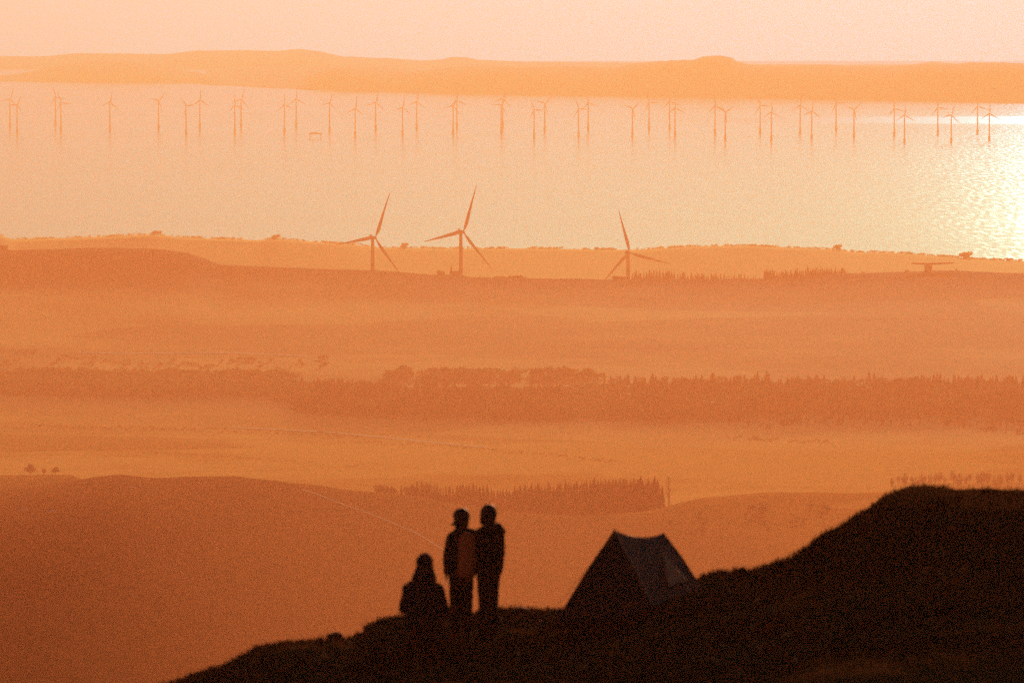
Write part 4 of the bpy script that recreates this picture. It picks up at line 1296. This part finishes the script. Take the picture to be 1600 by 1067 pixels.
# ---- people -------------------------------------------------------------
def hand_geo(bm, wrist, direction, side, fwd, curl=0.35, s=1.0):
    """palm, four unequal curled fingers and a thumb off the side of the palm"""
    d = Vector(direction).normalized()
    f = Vector(fwd); f = (f - d * f.dot(d)).normalized()     # towards the thumb edge
    n = d.cross(f).normalized() * side                         # palm normal, fingers curl that way
    w = Vector(wrist)
    capsule(bm, w, w + d * 0.035 * s, 0.024 * s, 0.026 * s, 10)
    for k, (o_, ln) in enumerate(((0.03, 0.070), (0.010, 0.078), (-0.011, 0.072), (-0.031, 0.056))):
        r_ = 0.0092 * s if k < 3 else 0.008 * s
        k0 = w + d * 0.09 * s + f * o_ * s
        capsule(bm, w + d * 0.025 * s + f * o_ * 0.6 * s, k0, 0.015 * s, 0.0125 * s, 8)
        dirn, p = d.copy(), k0
        for j, fr in enumerate((0.45, 0.32, 0.23)):
            ang = curl * (0.6 + 0.45 * j) + 0.05 * k
            dirn = (dirn * math.cos(ang) + n * math.sin(ang)).normalized()
            q = p + dirn * ln * fr * s
            capsule(bm, p, q, r_, r_ * 0.93, 8)
            p, r_ = q, r_ * 0.93
    p = w + d * 0.03 * s + f * 0.026 * s
    q = p + (d * 0.62 + f * 0.62 + n * 0.3).normalized() * 0.042 * s
    capsule(bm, p, q, 0.0135 * s, 0.011 * s, 8)
    capsule(bm, q, q + (d * 0.9 + f * 0.25 + n * 0.35).normalized() * 0.032 * s, 0.011 * s, 0.009 * s, 8)


def head_geo(bm, c, yaw, s=1.0, tilt=0.0):
    """head with brow, nose, lips, chin and ears; faces local +Y before the yaw"""
    m = Matrix.Rotation(yaw, 3, 'Z') @ Matrix.Rotation(tilt, 3, 'X')
    c = Vector(c)
    e = m.to_euler()
    def g(v): return c + m @ (Vector(v) * s)
    ell(bm, g((0, -0.012, 0.02)), 0.077 * s, 0.096 * s, 0.098 * s, e)
    ell(bm, g((0, 0.02, -0.035)), 0.062 * s, 0.075 * s, 0.085 * s, e)
    ell(bm, g((0, 0.062, -0.094)), 0.028 * s, 0.024 * s, 0.022 * s, e)
    capsule(bm, g((0, 0.086, 0.02)), g((0, 0.108, -0.022)), 0.009 * s, 0.014 * s, 8)
    ell(bm, g((0, 0.088, -0.058)), 0.024 * s, 0.011 * s, 0.009 * s, e)
    ell(bm, g((0, 0.075, 0.036)), 0.055 * s, 0.02 * s, 0.012 * s, e)
    for sx in (-1, 1):
        ell(bm, g((sx * 0.079, -0.008, -0.012)), 0.010 * s, 0.02 * s, 0.032 * s, e)
        ell(bm, g((sx * 0.032, 0.078, 0.008)), 0.014 * s, 0.011 * s, 0.01 * s, e)


def boots(root, feet):
    for (ax, ay, az_), yaw in feet:
        bm = bmesh.new()
        dv = Vector((-math.sin(yaw), math.cos(yaw), 0))
        a = Vector((ax, ay, az_))
        capsule(bm, a + Vector((0, 0, 0.05)) - dv * 0.05, a + Vector((0, 0, 0.045)) + dv * 0.15, 0.05, 0.042)
        capsule(bm, a + Vector((0, 0, 0.05)) - dv * 0.02, a + Vector((0, 0, 0.2)), 0.055, 0.06)
        box(bm, a + dv * 0.05 + Vector((0, 0, 0.03)), 0.09, 0.29, 0.03, Euler((0, 0, yaw)))
        fused('boot', bm, 0.012, M_boot, root, 2)


# person with rust pack (middle)
def person_middle():
    x0, d0 = 721.5, 78.2
    base = hill_at(x0, d0)
    r = empty('person', base)
    tag(r, 'standing person in dark jacket wearing a rust red backpack, head turned left', 'person')
    top = P(x0, 793, d0).z - base.z
    s = top / 1.79
    k = s
    hip_l, hip_r = (-0.08, 0, 0.92), (0.06, 0, 0.92)
    kn_l, kn_r = (-0.095, 0.02, 0.5), (0.07, 0.03, 0.5)
    an_l, an_r = (-0.10, -0.02, 0.1), (0.075, 0.0, 0.1)
    sh_l, sh_r = (-0.135, -0.02, 1.385), (0.175, 0.04, 1.40)
    el_l, el_r = (-0.205, -0.03, 1.12), (0.235, 0.1, 1.13)
    wr_l, wr_r = (-0.215, 0.05, 0.88), (0.20, 0.22, 0.93)
    yaw = R(48)
    bm = bmesh.new()
    capsule(bm, (0, 0, 0.98), (0, -0.01, 1.2), 0.115, 0.11, sx=1.15); capsule(bm, (0, -0.01, 1.2), (0, 0, 1.35), 0.11, 0.09, sx=1.2)
    capsule(bm, (-0.02, 0, 1.42), (-0.02, 0.02, 1.56), 0.058, 0.055)
    head_geo(bm, (-0.02, 0.03, 1.645), yaw, 1.0)
    for sh, el_, wr, sd in ((sh_l, el_l, wr_l, -1), (sh_r, el_r, wr_r, 1)):
        capsule(bm, sh, el_, 0.05, 0.042); capsule(bm, el_, wr, 0.041, 0.028)
        dv = (Vector(wr) - Vector(el_)).normalized()
        hand_geo(bm, Vector(wr), dv, -sd, (0, 1, 0.1))
    for a, b_, c in ((hip_l, kn_l, an_l), (hip_r, kn_r, an_r)):
        capsule(bm, a, b_, 0.082, 0.055); capsule(bm, b_, c, 0.053, 0.036)
        capsule(bm, Vector(c) - Vector((0, 0.02, 0.05)), Vector(c) + Vector((-0.02, 0.13, -0.06)), 0.035, 0.03)
    fused('body', bm, 0.008, M_skin, r, 2)
    bm = bmesh.new()
    capsule(bm, (-0.01, 0, 0.90), (-0.01, 0, 1.18), 0.155, 0.145, sx=1.22); capsule(bm, (-0.01, -0.01, 1.18), (0, 0, 1.34), 0.145, 0.11, sx=1.36)
    capsule(bm, (-0.03, 0, 1.44), (-0.025, 0.01, 1.52), 0.10, 0.07); capsule(bm, sh_l, (-0.03, 0, 1.475), 0.06, 0.07); capsule(bm, sh_r, (-0.02, 0, 1.47), 0.075, 0.08)
    for sh, el_, wr in ((sh_l, el_l, wr_l), (sh_r, el_r, wr_r)):
        w2 = Vector(el_) * 0.06 + Vector(wr) * 0.94
        capsule(bm, sh, el_, 0.08, 0.064); capsule(bm, el_, w2, 0.062, 0.046)
    fused('jacket', bm, 0.011, M_cloth_black, r, 3, 0.008)
    bm = bmesh.new()
    capsule(bm, (-0.01, 0, 0.9), (-0.01, 0, 0.99), 0.135, 0.13, sx=1.2)
    for a, b_, c in ((hip_l, kn_l, an_l), (hip_r, kn_r, an_r)):
        capsule(bm, a, b_, 0.11, 0.082); capsule(bm, b_, c, 0.081, 0.07)
    fused('trousers', bm, 0.011, M_trouser, r, 3, 0.008)
    # bobbed hair pointing forward at the jaw
    bm = bmesh.new()
    m = Matrix.Rotation(yaw, 3, 'Z')
    def g(v): return Vector((-0.02, 0.03, 1.645)) + m @ Vector(v)
    ell(bm, g((0, -0.018, 0.025)), 0.112, 0.126, 0.118, m.to_euler())
    for sx in (-1, 1):
        capsule(bm, g((sx * 0.082, -0.03, 0.0)), g((sx * 0.078, 0.0, -0.085)), 0.052, 0.044)
        capsule(bm, g((sx * 0.074, 0.0, -0.05)), g((sx * 0.062, 0.105, -0.10)), 0.042, 0.014)
    capsule(bm, g((0, -0.085, 0)), g((0, -0.085, -0.085)), 0.055, 0.05)
    fused('hair', bm, 0.008, M_hair, r, 2, 0.005)
    boots(r, ((an_l[:2] + (0,), R(14)), (an_r[:2] + (0,), R(-6))))
    r.scale = (s, s, s)
    # backpack: a thing of its own, worn on the back
    b0 = base + Vector((0.075, -0.19, 0.80)) * s
    bp = empty('backpack', b0)
    tag(bp, 'tall rust red backpack worn by the middle standing person', 'backpack')
    bm = bmesh.new()
    capsule(bm, (0.0, 0.01, 0.12), (0.0, 0.02, 0.5), 0.125, 0.115, sx=1.05); capsule(bm, (0, -0.03, 0.12), (0, -0.02, 0.42), 0.10, 0.09, sx=1.15)
    box(bm, (0, 0.02, 0.3), 0.22, 0.16, 0.5)
    fused('pack_bag', bm, 0.011, M_pack, bp, 6, 0.006)
    bm = bmesh.new()
    capsule(bm, (-0.0, -0.0, 0.585), (0.0, 0.05, 0.60), 0.075, 0.065, sx=1.5)
    fused('pack_lid', bm, 0.01, M_pack, bp, 4, 0.005)
    bm = bmesh.new()
    capsule(bm, (0, -0.125, 0.12), (0, -0.115, 0.3), 0.055, 0.05, sx=1.4)
    fused('pocket', bm, 0.009, M_pack, bp, 3, 0.003)
    for sx in (-1, 1):
        bm = bmesh.new()
        tube(bm, [(sx * 0.085, 0.13, 0.55), (sx * 0.11, 0.17, 0.66), (sx * 0.12, 0.27, 0.665), (sx * 0.125, 0.345, 0.55), (sx * 0.13, 0.335, 0.35), (sx * 0.13, 0.2, 0.13)], 0.019, 8)
        from_bm('strap', bm, M_strap, bp)
    bp.scale = (s, s, s)


def person_right():
    x0, d0 = 763.5, 78.0
    base = hill_at(x0, d0)
    r = empty('person', base)
    tag(r, 'tallest person standing on the right in a black hooded coat', 'person')
    s = (P(x0, 786.5, d0).z - base.z) / 1.82
    hip_l, hip_r = (-0.075, 0, 0.92), (0.06, 0, 0.92)
    kn_l, kn_r = (-0.07, 0.02, 0.5), (0.055, 0.03, 0.5)
    an_l, an_r = (-0.065, -0.02, 0.1), (0.07, 0.0, 0.1)
    sh_l, sh_r = (-0.13, 0.05, 1.40), (0.145, -0.05, 1.36)
    el_l, el_r = (-0.16, 0.14, 1.15), (0.165, -0.09, 1.13)
    wr_l, wr_r = (-0.12, 0.28, 1.0), (0.145, -0.02, 0.87)
    yaw = R(30)
    bm = bmesh.new()
    capsule(bm, (0, 0, 0.98), (0, 0, 1.2), 0.11, 0.11, sx=1.08); capsule(bm, (0, 0, 1.2), (0.01, 0, 1.37), 0.11, 0.09, sx=1.12)
    capsule(bm, (0, 0, 1.43), (-0.005, 0.02, 1.57), 0.06, 0.056)
    head_geo(bm, (-0.01, 0.03, 1.67), yaw, 1.0, R(-6))
    for sh, el_, wr, sd in ((sh_l, el_l, wr_l, -1), (sh_r, el_r, wr_r, 1)):
        capsule(bm, sh, el_, 0.05, 0.042); capsule(bm, el_, wr, 0.041, 0.028)
        hand_geo(bm, Vector(wr), (Vector(wr) - Vector(el_)).normalized(), -sd, (-0.3, 1, 0.1))
    for a, b_, c in ((hip_l, kn_l, an_l), (hip_r, kn_r, an_r)):
        capsule(bm, a, b_, 0.08, 0.055); capsule(bm, b_, c, 0.052, 0.036)
        capsule(bm, Vector(c) - Vector((0, 0.02, 0.05)), Vector(c) + Vector((-0.02, 0.13, -0.06)), 0.035, 0.03)
    fused('body', bm, 0.008, M_skin, r, 2)
    bm = bmesh.new()
    capsule(bm, (-0.005, 0, 0.86), (-0.01, 0, 1.18), 0.135, 0.14, sx=1.06); capsule(bm, (-0.01, 0, 1.18), (0, 0, 1.39), 0.15, 0.12, sx=1.12)
    capsule(bm, sh_l, (0, 0, 1.48), 0.075, 0.085); capsule(bm, sh_r, (0, 0, 1.48), 0.075, 0.085); capsule(bm, (0, 0, 1.48), (0, 0.01, 1.55), 0.095, 0.08)
    for sh, el_, wr in ((sh_l, el_l, wr_l), (sh_r, el_r, wr_r)):
        w2 = Vector(el_) * 0.08 + Vector(wr) * 0.92
        capsule(bm, sh, el_, 0.078, 0.062); capsule(bm, el_, w2, 0.06, 0.045)
    fused('jacket', bm, 0.011, M_cloth_black, r, 3, 0.008)
    # the bunched hood lying on the back and right shoulder
    bm = bmesh.new()
    capsule(bm, (-0.03, -0.12, 1.5), (0.12, -0.12, 1.49), 0.07, 0.075); capsule(bm, (0.12, -0.11, 1.5), (0.20, -0.09, 1.44), 0.075, 0.04); capsule(bm, (0.09, -0.08, 1.53), (0.14, -0.06, 1.5), 0.05, 0.05)
    fused('hood', bm, 0.010, M_cloth_black, r, 3, 0.008)
    bm = bmesh.new()
    capsule(bm, (-0.005, 0, 0.9), (-0.005, 0, 0.99), 0.13, 0.125, sx=1.1)
    for a, b_, c in ((hip_l, kn_l, an_l), (hip_r, kn_r, an_r)):
        capsule(bm, a, b_, 0.10, 0.08); capsule(bm, b_, c, 0.078, 0.07)
    fused('trousers', bm, 0.011, M_cloth_navy, r, 3, 0.008)
    bm = bmesh.new()
    m = Matrix.Rotation(yaw, 3, 'Z') @ Matrix.Rotation(R(-6), 3, 'X')
    def g(v): return Vector((-0.01, 0.03, 1.67)) + m @ Vector(v)
    ell(bm, g((0, -0.016, 0.025)), 0.112, 0.124, 0.118, m.to_euler())
    for sx in (-1, 1):
        capsule(bm, g((sx * 0.076, -0.02, -0.0)), g((sx * 0.075, 0.03, -0.10)), 0.052, 0.042)
    capsule(bm, g((0, -0.08, 0)), g((0, -0.075, -0.1)), 0.055, 0.05)
    fused('hair', bm, 0.008, M_hair, r, 2, 0.005)
    boots(r, ((an_l[:2] + (0,), R(16)), (an_r[:2] + (0,), R(-4))))
    r.scale = (s, s, s)


def person_seated():
    x0, d0 = 661.0, 76.0
    base = hill_at(x0, d0)
    r = empty('person', base)
    tag(r, 'person sitting low at the left in a dark hooded coat', 'person')
    s = (P(x0, 866, d0).z - base.z) / 1.18
    zs = 0.33
    sh_l, sh_r = (-0.165, 0, zs + 0.425), (0.165, 0, zs + 0.41)
    el_l, el_r = (-0.23, 0.12, zs + 0.19), (0.245, 0.12, zs + 0.15)
    wr_l, wr_r = (-0.11, 0.33, zs + 0.17), (0.12, 0.33, zs + 0.17)
    hip_l, hip_r = (-0.1, 0, zs + 0.09), (0.1, 0, zs + 0.09)
    kn_l, kn_r = (-0.16, 0.43, zs + 0.14), (0.16, 0.43, zs + 0.14)
    an_l, an_r = (-0.14, 0.42, 0.07), (0.14, 0.42, 0.07)
    hc = (0.015, 0.07, zs + 0.735)
    bm = bmesh.new()
    capsule(bm, (0, 0, zs + 0.12), (0, 0.01, zs + 0.32), 0.13, 0.13, sx=1.2); capsule(bm, (0, 0.01, zs + 0.32), (0, 0.03, zs + 0.48), 0.13, 0.11, sx=1.35)
    capsule(bm, (0.005, 0.03, zs + 0.5), (0.012, 0.06, zs + 0.65), 0.058, 0.055)
    head_geo(bm, hc, R(8), 1.0, R(-4))
    for sh, el_, wr, sd in ((sh_l, el_l, wr_l, -1), (sh_r, el_r, wr_r, 1)):
        capsule(bm, sh, el_, 0.05, 0.042); capsule(bm, el_, wr, 0.041, 0.028)
        hand_geo(bm, Vector(wr), (Vector(wr) - Vector(el_)).normalized(), -sd, (-sd, 0.4, 0.6), 0.45)
    for a, b_, c in ((hip_l, kn_l, an_l), (hip_r, kn_r, an_r)):
        capsule(bm, a, b_, 0.085, 0.056); capsule(bm, b_, c, 0.054, 0.037)
        capsule(bm, Vector(c) - Vector((0, 0.02, 0.02)), Vector(c) + Vector((0, 0.13, -0.03)), 0.035, 0.03)
    fused('body', bm, 0.008, M_skin, r, 2)
    bm = bmesh.new()
    capsule(bm, (0, -0.01, zs + 0.06), (0, 0, zs + 0.32), 0.18, 0.18, sx=1.18); capsule(bm, (0, 0, zs + 0.30), (0, 0.02, zs + 0.40), 0.175, 0.14, sx=1.2)
    capsule(bm, (0, 0.02, zs + 0.44), (0.01, 0.05, zs + 0.62), 0.15, 0.09)
    capsule(bm, sh_l, (0, 0.02, zs + 0.52), 0.095, 0.09); capsule(bm, sh_r, (0, 0.02, zs + 0.52), 0.095, 0.09)
    for sh, el_, wr in ((sh_l, el_l, wr_l), (sh_r, el_r, wr_r)):
        w2 = Vector(el_) * 0.06 + Vector(wr) * 0.94
        capsule(bm, sh, el_, 0.085, 0.078); capsule(bm, el_, w2, 0.074, 0.05)
    fused('coat', bm, 0.011, M_cloth_navy, r, 3, 0.009)
    # raised hood, open at the face
    bm = bmesh.new()
    c = Vector(hc)
    ell(bm, c + Vector((0, -0.03, 0.012)), 0.108, 0.112, 0.122)
    capsule(bm, c + Vector((0, -0.04, -0.06)), c + Vector((-0.005, -0.045, -0.17)), 0.112, 0.155)
    fused('hood', bm, 0.009, M_cloth_navy, r, 3, 0.006)
    bm = bmesh.new()
    capsule(bm, (-0.06, 0, zs + 0.09), (0.06, 0, zs + 0.09), 0.13, 0.13)
    for a, b_, cc in ((hip_l, kn_l, an_l), (hip_r, kn_r, an_r)):
        capsule(bm, a, b_, 0.105, 0.08); capsule(bm, b_, Vector(cc) + Vector((0, 0, 0.04)), 0.078, 0.065)
    fused('trousers', bm, 0.011, M_cloth_black, r, 3, 0.008)
    boots(r, (((an_l[0], an_l[1], 0), R(5)), ((an_r[0], an_r[1], 0), R(-5))))
    r.scale = (s, s, s)
    bo = link_mesh('boulder', rock_mesh('boulder', M_rock, 47))
    bo.location = base + Vector((0, -0.02, 0.1))
    bo.scale = (0.27, 0.2, 0.20)
    tag(bo, 'low dark rock under the sitting person', 'boulder')


person_middle()
person_right()
person_seated()
